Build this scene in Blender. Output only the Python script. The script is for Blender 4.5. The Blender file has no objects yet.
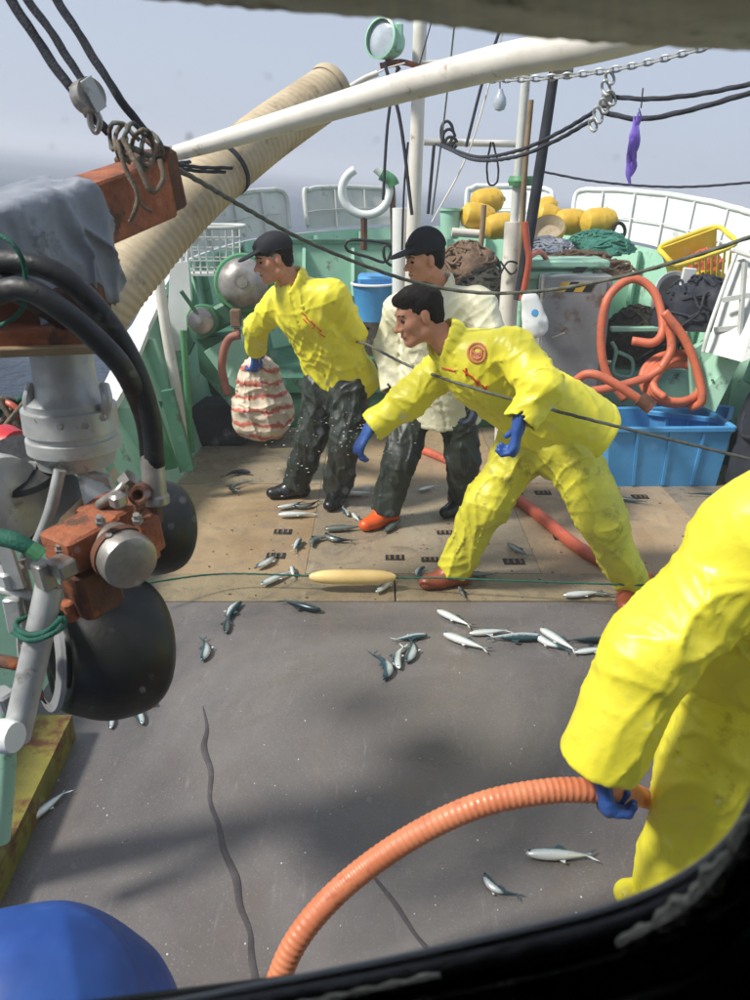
import bpy, math, random
import numpy as np
import openvdb as vdb
from mathutils import Vector, Matrix
from mathutils.bvhtree import BVHTree
from math import pi, sin, cos, radians
random.seed(7); rng = np.random.RandomState(7)
S = bpy.context.scene; COL = S.collection

# ------------------------------------------------------------ camera
H, TH, F = 1.9, radians(21.9), 800.0
cam = bpy.data.cameras.new('camera'); camo = bpy.data.objects.new('camera', cam); COL.objects.link(camo)
cam.sensor_fit = 'VERTICAL'; cam.sensor_height = 36; cam.lens = 28.8
cam.clip_start = .02; cam.clip_end = 6000
camo.location = (0, 0, H); camo.rotation_euler = (pi/2-TH, 0, 0)
cam.dof.use_dof = True; cam.dof.focus_distance = 4.0; cam.dof.aperture_fstop = 7
S.camera = camo
def ray(px, py):
    u, v = px-375, 500-py
    return np.array([u, F*cos(TH)+v*sin(TH), -F*sin(TH)+v*cos(TH)])
def P(px, py, Y):
    r = ray(px, py); return np.array([0, 0, H])+r*(Y/r[1])
def G(px, py, z=0.0):
    r = ray(px, py); return np.array([0, 0, H])+r*((z-H)/r[2])

# ------------------------------------------------------------ world, sun, exposure
SUN = Vector((-.62, -.22, .76)).normalized()
SEAN = Vector(np.cross(ray(750, 213), ray(0, 140))).normalized()      # the ship heels against the sea
if SEAN.z < 0: SEAN = -SEAN
w = bpy.data.worlds.new('World'); S.world = w; w.use_nodes = True
nt = w.node_tree; bg = nt.nodes['Background']
sky = nt.nodes.new('ShaderNodeTexSky'); sky.sky_type = 'NISHITA'; sky.sun_disc = False
sky.sun_elevation = math.asin(SUN.z); sky.sun_rotation = math.atan2(SUN.x, SUN.y) % (2*pi)
sky.air_density = 1.2; sky.dust_density = 3.0; sky.ozone_density = 2.0
tc = nt.nodes.new('ShaderNodeTexCoord'); mp = nt.nodes.new('ShaderNodeMapping'); mp.vector_type = 'POINT'
q = SEAN.rotation_difference(Vector((0, 0, 1))).to_euler(); mp.inputs['Rotation'].default_value = q
nt.links.new(tc.outputs['Generated'], mp.inputs[0]); nt.links.new(mp.outputs[0], sky.inputs[0])
mx = nt.nodes.new('ShaderNodeMix'); mx.data_type = 'RGBA'; mx.inputs[0].default_value = .86
nt.links.new(sky.outputs[0], mx.inputs[6]); mx.inputs[7].default_value = (3.95, 4.45, 5.5, 1)
nt.links.new(mx.outputs[2], bg.inputs[0]); bg.inputs[1].default_value = .10
sl = bpy.data.lights.new('sun', 'SUN'); sl.energy = 3.7; sl.angle = radians(9); sl.color = (1, .95, .87)
slo = bpy.data.objects.new('sun', sl); COL.objects.link(slo); slo.rotation_euler = SUN.to_track_quat('Z', 'Y').to_euler()
S.view_settings.view_transform = 'Standard'; S.view_settings.look = 'None'
S.view_settings.exposure = 0.5; S.view_settings.gamma = 1
S.render.engine = 'CYCLES'
S.cycles.volume_bounces = 1; S.cycles.max_bounces = 8; S.cycles.transparent_max_bounces = 12

# ------------------------------------------------------------ materials
def L(c):   # sRGB 0-255 -> linear
    return tuple(((x/255)/12.92 if x/255 < .04045 else ((x/255+.055)/1.055)**2.4) for x in c)
MC = {}
def mat(name, c1, c2=None, rough=.55, metal=0., scale=6., bump=.15, bscale=60., dirt=None, dsize=4., damt=.5, spec=.5, rvar=.15, sss=0, coat=0, aniso=(1, 1, 1)):
    if name in MC: return MC[name]
    m = bpy.data.materials.new(name); m.use_nodes = True; n = m.node_tree.nodes; l = m.node_tree.links
    b = n['Principled BSDF']; t = n.new('ShaderNodeTexCoord'); mpn = n.new('ShaderNodeMapping'); mpn.inputs['Scale'].default_value = aniso
    l.new(t.outputs['Object'], mpn.inputs[0]); vec = mpn.outputs[0]
    def noise(sc, det=5, ro=.6):
        x = n.new('ShaderNodeTexNoise'); x.inputs['Scale'].default_value = sc; x.inputs['Detail'].default_value = det
        x.inputs['Roughness'].default_value = ro; l.new(vec, x.inputs['Vector']); return x
    c1 = L(c1)+(1,); c2 = L(c2)+(1,) if c2 else tuple(x*.7 for x in c1[:3])+(1,)
    n1 = noise(scale); r = n.new('ShaderNodeValToRGB'); l.new(n1.outputs[0], r.inputs[0])
    r.color_ramp.elements[0].position = .36; r.color_ramp.elements[1].position = .64
    r.color_ramp.elements[0].color = c2; r.color_ramp.elements[1].color = c1
    out = r.outputs[0]
    if dirt:
        n2 = noise(dsize, 8, .7); r2 = n.new('ShaderNodeValToRGB'); l.new(n2.outputs[0], r2.inputs[0])
        r2.color_ramp.elements[0].position = .68-.3*damt; r2.color_ramp.elements[1].position = .78-.3*damt
        mm = n.new('ShaderNodeMix'); mm.data_type = 'RGBA'; l.new(r2.outputs[0], mm.inputs[0]); l.new(out, mm.inputs[6])
        mm.inputs[7].default_value = L(dirt)+(1,); out = mm.outputs[2]
    l.new(out, b.inputs['Base Color'])
    n3 = noise(bscale, 4)
    mr = n.new('ShaderNodeMapRange'); l.new(noise(scale*1.7).outputs[0], mr.inputs[0])
    mr.inputs[1].default_value = .3; mr.inputs[2].default_value = .7
    mr.inputs[3].default_value = max(.03, rough-rvar); mr.inputs[4].default_value = min(1, rough+rvar)
    l.new(mr.outputs[0], b.inputs['Roughness'])
    bp = n.new('ShaderNodeBump'); bp.inputs['Strength'].default_value = bump; bp.inputs['Distance'].default_value = .01
    l.new(n3.outputs[0], bp.inputs['Height']); l.new(bp.outputs[0], b.inputs['Normal'])
    b.inputs['Metallic'].default_value = metal; b.inputs['Specular IOR Level'].default_value = spec
    if coat: b.inputs['Coat Weight'].default_value = coat; b.inputs['Coat Roughness'].default_value = .2
    if sss: b.inputs['Subsurface Weight'].default_value = sss; b.inputs['Subsurface Scale'].default_value = .01
    MC[name] = m; return m
M_yel = mat('yellow oilskin', (234, 224, 62), (222, 212, 60), rough=.42, scale=5, bump=.35, bscale=14, dirt=(196, 178, 40), dsize=7, damt=.3, rvar=.08)
M_yel2 = mat('yellow oilskin trousers', (216, 208, 62), (192, 186, 62), rough=.45, scale=5, bump=.55, bscale=16, dirt=(160, 150, 50), dsize=9, damt=.42, rvar=.08)
M_cream = mat('cream oilskin', (228, 224, 196), (208, 204, 172), rough=.45, scale=5, bump=.5, bscale=16, dirt=(196, 188, 152), dsize=5, damt=.3)
M_dkt = mat('dark green oilskin', (50, 57, 50), (36, 42, 38), rough=.5, scale=9, bump=.4, bscale=25, dirt=(76, 80, 64), dsize=14, damt=.25)
M_boot = mat('black rubber boot', (24, 26, 28), rough=.3, bump=.1)
M_bootr = mat('red brown boot', (150, 78, 54), rough=.4, bump=.1)
M_boot_orange = mat('orange boot', (236, 98, 36), rough=.4, bump=.1)
M_skin = mat('skin', (206, 150, 120), (192, 134, 104), rough=.62, scale=20, bump=.1, spec=.3, sss=.12)
M_hair = mat('hair', (44, 38, 34), (24, 21, 20), rough=.8, spec=.2, bump=1., bscale=140, aniso=(1, 1, .3))
M_cap = mat('cap cloth', (44, 46, 50), (30, 32, 36), rough=.9, spec=.2, bump=.3, bscale=120)
M_glove = mat('blue glove', (52, 92, 164), (38, 70, 136), rough=.5, bump=.3, bscale=80)
M_gloved = mat('grey blue glove', (62, 74, 92), (45, 55, 70), rough=.6, bump=.3, bscale=80)
M_white = mat('white paint', (226, 228, 226), (208, 211, 208), rough=.42, scale=3, bump=.12, bscale=18, dirt=(150, 128, 98), dsize=7, damt=.2)
M_whg = mat('old and shaded white paint', (204, 206, 200), (182, 184, 178), rough=.5, scale=3, bump=.15, bscale=25, dirt=(140, 112, 84), dsize=8, damt=.33)  # greyer white, also copying the shade on the port bulwark panels
M_boom = mat('boom paint', (226, 222, 212), (204, 198, 186), rough=.45, scale=4, bump=.1, bscale=30, dirt=(150, 130, 108), dsize=12, damt=.25)
M_mint = mat('mint green paint', (164, 207, 183), (144, 192, 166), rough=.45, scale=3, bump=.12, bscale=20, dirt=(96, 92, 66), dsize=6, damt=.3)
M_dgr = mat('dark green paint', (76, 122, 98), (58, 102, 80), rough=.45, scale=4, bump=.15, dirt=(60, 50, 38), dsize=7, damt=.3)
M_grn = mat('green paint', (84, 146, 100), (70, 128, 86), rough=.45, scale=4, bump=.15, dirt=(90, 74, 48), dsize=8, damt=.32)
M_rust = mat('rusty orange steel', (168, 98, 64), (126, 74, 50), rough=.8, scale=11, bump=.7, bscale=45, dirt=(92, 66, 52), dsize=14, damt=.55)
M_rustd = mat('dark rust', (104, 66, 46), (74, 50, 40), rough=.8, scale=9, bump=.5, bscale=50, dirt=(150, 84, 46), dsize=11, damt=.35)
M_alu = mat('dull aluminium', (186, 188, 186), (156, 158, 158), rough=.42, metal=.3, scale=8, bump=.12, bscale=50, dirt=(104, 98, 88), dsize=9, damt=.35)
M_stl = mat('worn steel', (170, 166, 160), (138, 132, 126), rough=.4, metal=.6, scale=10, bump=.12, dirt=(120, 92, 72), dsize=9, damt=.33)
M_gry = mat('grey steel', (146, 148, 150), (128, 130, 132), rough=.55, scale=4, bump=.1, dirt=(112, 92, 78), dsize=5, damt=.38)
M_rub = mat('black rubber', (14, 16, 16), (26, 28, 26), rough=.48, scale=5, bump=.15, bscale=30, dirt=(48, 50, 42), dsize=6, damt=.28)
M_hoseb = mat('black hose rubber', (22, 23, 25), (34, 36, 38), rough=.5, scale=12, bump=.2, dirt=(70, 68, 62), dsize=16, damt=.3)
M_drape = mat('grey tarpaulin', (146, 151, 160), (116, 121, 131), rough=.6, scale=5, bump=.4, bscale=18, dirt=(66, 66, 68), dsize=6, damt=.35)
M_duct = mat('cream duct', (190, 174, 144), (164, 147, 118), rough=.65, scale=4, bump=.15, dirt=(136, 120, 92), dsize=7, damt=.38)
M_or = mat('orange hose', (214, 134, 96), (198, 116, 80), rough=.45, scale=8, bump=.1, dirt=(176, 96, 66), dsize=10, damt=.35)
M_ord = mat('red orange hose', (196, 98, 74), (174, 84, 64), rough=.45, scale=8, bump=.12, dirt=(136, 74, 56), dsize=12, damt=.35)
M_orb = mat('bow hose', (206, 112, 80), (186, 96, 68), rough=.5, scale=8, bump=.12, dirt=(150, 96, 76), dsize=12, damt=.35)
M_blu = mat('blue plastic', (84, 158, 212), (72, 144, 200), rough=.45, scale=4, bump=.08, dirt=(90, 140, 178), dsize=9, damt=.3)
M_tarp = mat('blue tarpaulin', (40, 84, 160), (28, 64, 134), rough=.55, scale=4, bump=.2, bscale=9, dirt=(50, 88, 160), dsize=9, damt=.25)
M_flt = mat('yellow float', (222, 184, 66), (200, 160, 52), rough=.5, scale=8, bump=.1, dirt=(150, 118, 56), dsize=11, damt=.35)
M_crf = mat('cream float', (236, 206, 140), (222, 188, 120), rough=.5, bump=.1)
M_ylp = mat('yellow plastic', (236, 210, 70), (220, 190, 58), rough=.45, bump=.1)
M_rop = mat('grey rope', (104, 106, 96), (80, 82, 74), rough=.85, scale=30, bump=.6, bscale=200)
M_ropd = mat('dark rope', (52, 56, 66), (40, 42, 50), rough=.8, scale=30, bump=.6, bscale=200)
M_ropt = mat('tan rope', (130, 118, 100), (100, 88, 74), rough=.85, scale=30, bump=.6, bscale=200)
M_ropg = mat('green rope', (20, 96, 78), (16, 76, 62), rough=.7, scale=30, bump=.5, bscale=200)
M_net = mat('dark net', (70, 66, 56), (44, 44, 40), rough=.9, scale=26, bump=1., bscale=120, dirt=(104, 96, 78), dsize=30, damt=.4)
M_netb = mat('brown net', (132, 106, 84), (100, 82, 68), rough=.9, scale=26, bump=1., bscale=120, dirt=(150, 120, 90), dsize=30, damt=.4)
M_teal = mat('teal net', (76, 142, 124), (60, 122, 106), rough=.8, scale=26, bump=.8, bscale=120)
M_blk = mat('black gasket', (14, 14, 15), (22, 22, 22), rough=.5, scale=14, bump=.3, bscale=60)
M_dark = mat('dark interior', (24, 24, 26), rough=.8)
M_seal = mat('old sealant', (178, 174, 156), (140, 136, 120), rough=.7, scale=20, bump=.8, bscale=50)
M_sill = mat('weathered sill', (206, 202, 192), (176, 172, 162), rough=.7, scale=14, bump=.3, bscale=60, dirt=(86, 84, 78), dsize=20, damt=.4)
M_wb = mat('white plastic', (222, 224, 222), (206, 208, 206), rough=.45, bump=.05, dirt=(180, 172, 150), dsize=9, damt=.25)
M_redp = mat('red print', (214, 70, 40), rough=.5)
M_pink = mat('pink print', (226, 134, 90), rough=.5)
M_eye = mat('eye dark', (24, 16, 14), rough=.2)
M_lip = mat('lip', (148, 84, 70), rough=.5)
M_purp = mat('purple plastic', (138, 112, 206), (112, 88, 186), rough=.45, bump=.2)
M_hblk = mat('hazard black', (28, 32, 30), rough=.6)
M_hyel = mat('hazard yellow', (224, 178, 62), rough=.6)
M_glassb = mat('milky glass', (188, 198, 208), rough=.15)
M_wood = mat('driftwood', (150, 128, 98), (120, 100, 76), rough=.8, bump=.3)
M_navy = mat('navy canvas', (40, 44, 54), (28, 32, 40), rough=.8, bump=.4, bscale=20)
def dmat(name, c1, c2, stain, rough, wet, sc=1.3):
    m = bpy.data.materials.new(name); m.use_nodes = True; n = m.node_tree.nodes; l = m.node_tree.links; b = n['Principled BSDF']
    t = n.new('ShaderNodeTexCoord')
    def noise(s, d=6, r=.6, v=None, dist=0):
        x = n.new('ShaderNodeTexNoise'); x.inputs['Scale'].default_value = s; x.inputs['Detail'].default_value = d; x.inputs['Roughness'].default_value = r
        x.inputs['Distortion'].default_value = dist
        l.new(v or t.outputs['Object'], x.inputs['Vector']); return x.outputs[0]
    def ramp(s, a, bb, ca, cb):
        r = n.new('ShaderNodeValToRGB'); l.new(s, r.inputs[0]); r.color_ramp.elements[0].position = a; r.color_ramp.elements[1].position = bb
        r.color_ramp.elements[0].color = ca; r.color_ramp.elements[1].color = cb; return r.outputs[0]
    def mix(f, a, bb):
        x = n.new('ShaderNodeMix'); x.data_type = 'RGBA'; l.new(f, x.inputs[0])
        for k, s in ((6, a), (7, bb)):
            if isinstance(s, tuple): x.inputs[k].default_value = s
            else: l.new(s, x.inputs[k])
        return x.outputs[2]
    W, B = (1, 1, 1, 1), (0, 0, 0, 1)
    base = ramp(noise(sc, 7, .65, dist=.8), .35, .66, L(c1)+(1,), L(c2)+(1,))
    st = ramp(noise(sc*2.6, 8, .75, dist=1.5), .52, .68, B, W)
    c = mix(st, base, L(stain)+(1,))
    mpn = n.new('ShaderNodeMapping'); mpn.inputs['Scale'].default_value = (9, 1.2, 1); mpn.inputs['Rotation'].default_value = (0, 0, .35); l.new(t.outputs['Object'], mpn.inputs[0])
    scr = ramp(noise(3.4, 8, .7, mpn.outputs[0]), .6, .72, B, (.35, .35, .35, 1))
    c = mix(scr, c, tuple(min(1, x*1.8) for x in L(c2))+(1,))
    fine = ramp(noise(160, 2, .5), .62, .74, B, (.5, .5, .5, 1))
    c = mix(fine, c, tuple(min(1, x*2.2) for x in L(c2))+(1,))
    l.new(c, b.inputs['Base Color'])
    rr = n.new('ShaderNodeMapRange'); l.new(noise(sc*1.8, 6, .7, dist=.6), rr.inputs[0]); rr.inputs[1].default_value = .38; rr.inputs[2].default_value = .62
    rr.inputs[3].default_value = wet; rr.inputs[4].default_value = rough; l.new(rr.outputs[0], b.inputs['Roughness'])
    bp = n.new('ShaderNodeBump'); bp.inputs['Strength'].default_value = .35; bp.inputs['Distance'].default_value = .006
    l.new(noise(70, 6, .65), bp.inputs['Height']); l.new(bp.outputs[0], b.inputs['Normal']); return m
M_deckg = dmat('wet steel deck', (86, 82, 82), (122, 117, 114), (106, 98, 93), .48, .12, .75)
M_deckw = dmat('wet plywood deck', (142, 120, 92), (170, 148, 118), (126, 114, 100), .5, .2, 1.4)
M_deckw2 = dmat('wet plywood deck grey', (134, 120, 100), (156, 142, 120), (112, 102, 92), .5, .18, 1.6)
M_mat = dmat('edge board', (122, 108, 86), (140, 126, 100), (92, 88, 76), .6, .34, 2.)

# ------------------------------------------------------------ mesh helpers
V3 = lambda p: np.array(p, float)
def unit(v): v = V3(v); return v/ (np.linalg.norm(v)+1e-9)
def smoothpath(pts, per=8, closed=False):
    p = [V3(x) for x in pts]; out = []; n = len(p)
    if n < 3: return [p[0]+(p[1]-p[0])*k/per for k in range(per+1)]
    for i in range(n if closed else n-1):
        p0 = p[(i-1) % n] if closed or i else p[0]*2-p[1]; p1 = p[i]; p2 = p[(i+1) % n]
        p3 = p[(i+2) % n] if closed or i+2 < n else p2*2-p1
        for k in range(per):
            t = k/per
            out.append(.5*((2*p1)+(-p0+p2)*t+(2*p0-5*p1+4*p2-p3)*t*t+(-p0+3*p1-3*p2+p3)*t**3))
    if not closed: out.append(p[-1])
    return out
def resample(pts, step):
    p = np.array(pts); d = np.r_[0, np.cumsum(np.linalg.norm(np.diff(p, axis=0), axis=1))]
    n = max(2, int(d[-1]/step)); s = np.linspace(0, d[-1], n+1)
    return [np.array([np.interp(x, d, p[:, k]) for k in range(3)]) for x in s], s
class MB:
    def __init__(s): s.v = []; s.f = []
    def add(s, vs, fs):
        o = len(s.v); s.v += [tuple(map(float, x)) for x in vs]; s.f += [tuple(i+o for i in f) for f in fs]; return s
    def box(s, c, size, R=None, bev=0):
        c = V3(c); h = V3(size)/2; vs = []
        b = min(bev, *(h*.45)) if bev else 0
        if not b:
            for x in (-1, 1):
                for y in (-1, 1):
                    for z in (-1, 1): vs.append(h*(x, y, z))
            fs = [(0, 1, 3, 2), (4, 6, 7, 5), (0, 4, 5, 1), (2, 3, 7, 6), (0, 2, 6, 4), (1, 5, 7, 3)]
        else:
            prof = [(-1, -1), (1, -1), (1, 1), (-1, 1)]; ring = []
            def rr(z, ins):
                r = []
                for (x, y) in prof:
                    a = (x*(h[0]-b-ins), y*(h[1]-ins)); c_ = (x*(h[0]-ins), y*(h[1]-b-ins))
                    r += [a, c_] if (x*y > 0) == False else [c_, a]
                # order corners counterclockwise
                r = [(-h[0]+b+ins, -h[1]+ins), (h[0]-b-ins, -h[1]+ins), (h[0]-ins, -h[1]+b+ins), (h[0]-ins, h[1]-b-ins),
                     (h[0]-b-ins, h[1]-ins), (-h[0]+b+ins, h[1]-ins), (-h[0]+ins, h[1]-b-ins), (-h[0]+ins, -h[1]+b+ins)]
                return [V3((x, y, z)) for x, y in r]
            rings = [rr(-h[2], b*.8), rr(-h[2]+b, 0), rr(h[2]-b, 0), rr(h[2], b*.8)]
            vs = sum(rings, []); fs = [tuple(range(7, -1, -1)), tuple(range(24, 32))]
            for k in range(3):
                for i in range(8): j = (i+1) % 8; fs.append((k*8+i, k*8+j, k*8+8+j, k*8+8+i))
        if R is not None: vs = [np.array(R) @ x for x in vs]
        return s.add([x+c for x in vs], fs)
    def beam(s, a, b, wd, ht, up=(0, 0, 1), bev=0):
        a, b = V3(a), V3(b); d = unit(b-a); sd = unit(np.cross(d, up)); u = np.cross(sd, d)
        return s.box((a+b)/2, (wd, np.linalg.norm(b-a), ht), np.column_stack([sd, d, u]), bev)
    def tube(s, pts, r, n=10, per=8, step=None, closed=False, smooth=True, lobes=0, lamp=.15, twist=60., rfun=None, cap=True, flat=None):
        p = smoothpath(pts, per, closed) if smooth and len(pts) > 2 else [V3(x) for x in pts]
        m = len(pts); rs = r if isinstance(r, (list, tuple)) else None
        if rs is not None: rr = np.interp(np.linspace(0, 1, len(p)), np.linspace(0, 1, m), rs)
        else: rr = np.full(len(p), float(r))
        dd = np.r_[0, np.cumsum(np.linalg.norm(np.diff(np.array(p), axis=0), axis=1))]
        if step:
            p2, ss = resample(p, step); rr = np.interp(ss, dd, rr); p = p2; dd = ss
        N = len(p); T = []
        for i in range(N):
            if closed: t = p[(i+1) % N]-p[(i-1) % N]
            else: t = p[min(i+1, N-1)]-p[max(i-1, 0)]
            T.append(unit(t))
        ref = V3((0, 0, 1)) if abs(T[0][2]) < .9 else V3((1, 0, 0)); u = unit(np.cross(T[0], ref)); vs = []
        for i in range(N):
            u = unit(u-T[i]*np.dot(u, T[i])); v = np.cross(T[i], u); R = rr[i]
            if rfun: R = R*rfun(dd[i])
            for k in range(n):
                a = 2*pi*k/n; q = R*(1+(lamp*cos(lobes*a+twist*dd[i]) if lobes else 0))
                vs.append(p[i]+u*q*cos(a)*(flat or 1)+v*q*sin(a))
        fs = []
        for i in range(N if closed else N-1):
            j = (i+1) % N
            for k in range(n): l = (k+1) % n; fs.append((i*n+k, i*n+l, j*n+l, j*n+k))
        if cap and not closed: fs += [tuple(range(n-1, -1, -1)), tuple(range((N-1)*n, N*n))]
        return s.add(vs, fs)
    def lathe(s, prof, c, axis=(0, 0, 1), n=32, a0=0, a1=2*pi):
        c = V3(c); ax = unit(axis); ref = V3((0, 0, 1)) if abs(ax[2]) < .9 else V3((0, 1, 0)); u = unit(np.cross(ref, ax)); v = np.cross(ax, u)
        vs = []; fs = []; m = len(prof)
        for k in range(n):
            a = 2*pi*k/n
            for r, h in prof: vs.append(c+ax*h+(u*cos(a)+v*sin(a))*r)
        for k in range(n):
            l = (k+1) % n
            for i in range(m-1): fs.append((k*m+i, l*m+i, l*m+i+1, k*m+i+1))
        return s.add(vs, fs)
    def ell(s, c, r, R=None, nu=16, nv=10, noise=0):
        c = V3(c); r = V3(r)*np.ones(3); vs = []; fs = []
        for i in range(nv+1):
            t = pi*i/nv
            for k in range(nu):
                a = 2*pi*k/nu; p = V3((sin(t)*cos(a), sin(t)*sin(a), cos(t)))*r
                if noise: p = p*(1+noise*sin(3*a+5*t)*cos(2*t+a))
                if R is not None: p = np.array(R) @ p
                vs.append(c+p)
        for i in range(nv):
            for k in range(nu): l = (k+1) % nu; fs.append((i*nu+k, (i+1)*nu+k, (i+1)*nu+l, i*nu+l))
        return s.add(vs, fs)
    def plate(s, pts, t):
        p = [V3(x) for x in pts]; n = len(p); t = V3(t)
        return s.add(p+[x+t for x in p], [tuple(range(n)), tuple(range(2*n-1, n-1, -1))]+[(i, i+n, (i+1) % n+n, (i+1) % n) for i in range(n)])
    def grid(s, rows, closed=False):
        m = len(rows[0]); vs = [x for r in rows for x in r]; fs = []
        for i in range(len(rows)-1):
            for k in range(m-1 if not closed else m): l = (k+1) % m; fs.append((i*m+k, i*m+l, (i+1)*m+l, (i+1)*m+k))
        return s.add(vs, fs)
    def make(s, name, m, parent=None, smooth=True, sharp=35, **kw):
        off = np.array(root_loc(parent)) if parent else np.zeros(3)
        me = bpy.data.meshes.new(name); va = np.array(s.v)-off
        me.from_pydata(va.tolist(), [], s.f); me.materials.append(m)
        import bmesh
        bm = bmesh.new(); bm.from_mesh(me); bmesh.ops.recalc_face_normals(bm, faces=bm.faces); bm.to_mesh(me); bm.free()
        if smooth:
            me.polygons.foreach_set('use_smooth', [True]*len(me.polygons)); me.set_sharp_from_angle(angle=radians(sharp))
        return link(name, me, parent, **kw)
def root_loc(o):
    while o.parent: o = o.parent
    return o.location
def link(name, me, parent=None, label=None, cat=None, group=None, kind=None):
    o = bpy.data.objects.new(name, me); COL.objects.link(o)
    if parent: o.parent = parent
    if label: o['label'] = label
    if cat: o['category'] = cat
    if group: o['group'] = group
    if kind: o['kind'] = kind
    return o
def thing(name, label, cat, loc=(0, 0, 0), group=None):
    o = link(name, None, None, label, cat, group); o.location = Vector(loc); o.empty_display_size = .1; return o
def copytree(o, parent=None):
    c = o.copy(); COL.objects.link(c)
    if parent: c.parent = parent
    for ch in o.children: copytree(ch, c)
    return c
def rope(name, pts, r, m, label, cat='rope', n=8, parent=None, twist=True, step=None, group=None, **kw):
    r = r*.82; b = MB(); L_ = r*1.6
    b.tube(pts, r, n=max(n, 9) if twist else n, step=step or max(L_, .008), lobes=3 if twist else 0, lamp=.16, twist=.55/r, **kw)
    return b.make(name, m, parent, sharp=80, label=None if parent else label, cat=None if parent else cat, group=group)

# ------------------------------------------------------------ SDF meshing
def nz(p, sc, seed=0, oct=5):
    r = np.random.RandomState(seed); o = np.zeros(p.shape[:-1])
    for k in range(oct):
        d = r.normal(size=3); d /= np.linalg.norm(d); d2 = r.normal(size=3)
        o += np.sin((p @ d)*sc*(.7+.35*k)+1.7*np.sin((p @ d2)*sc*.35+r.rand()*6)+r.rand()*6)
    return o/oct
def smin(a, b, k):
    if k <= 0: return np.minimum(a, b)
    h = np.maximum(k-np.abs(a-b), 0)/k; return np.minimum(a, b)-h*h*k/4
def cone(a, b, ra, rb, w=None, f=1., k=None): return dict(a=V3(a), b=V3(b), ra=ra, rb=rb, w=w, f=f, k=k)
def ball(c, r, k=None): return cone(c, c, r, r, k=k)
def ellp(c, r, R=None, k=None): return dict(c=V3(c), r=V3(r), R=np.eye(3) if R is None else np.array(R), k=k)
def pdist(p, q):
    if 'box' in q:
        l = np.abs((p-q['a']) @ q['R'])-q['box']; return np.linalg.norm(np.maximum(l, 0), axis=-1)+np.minimum(l.max(-1), 0)-q['rd']
    if 'c' in q:
        l = (p-q['c']) @ q['R']; k0 = np.linalg.norm(l/q['r'], axis=-1); k1 = np.linalg.norm(l/q['r']**2, axis=-1)+1e-6
        return k0*(k0-1)/k1
    d = q['b']-q['a']; Ln = np.linalg.norm(d); x = p-q['a']
    if Ln < 1e-6: return np.linalg.norm(x, axis=-1)-q['ra']
    d = d/Ln; t = x @ d; h = np.clip(t/Ln, 0, 1); r = q['ra']+(q['rb']-q['ra'])*h
    e = t-h*Ln; rest = x-t[..., None]*d
    if q['w'] is not None and q['f'] != 1:
        w = V3(q['w']); w = unit(w-d*np.dot(w, d)); nn = np.cross(d, w); u = rest @ w; v = (rest @ nn)/q['f']
        return (np.sqrt(u*u+v*v+e*e)-r)*(.5+.5*q['f'])
    return np.sqrt((rest**2).sum(-1)+e*e)-r
def bounds(q):
    if 'box' in q: r = np.linalg.norm(q['box'])+q['rd']; return q['a']-r, q['a']+r
    if 'c' in q: r = q['r'].max(); return q['c']-r, q['c']+r
    r = max(q['ra'], q['rb']); return np.minimum(q['a'], q['b'])-r, np.maximum(q['a'], q['b'])+r
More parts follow.
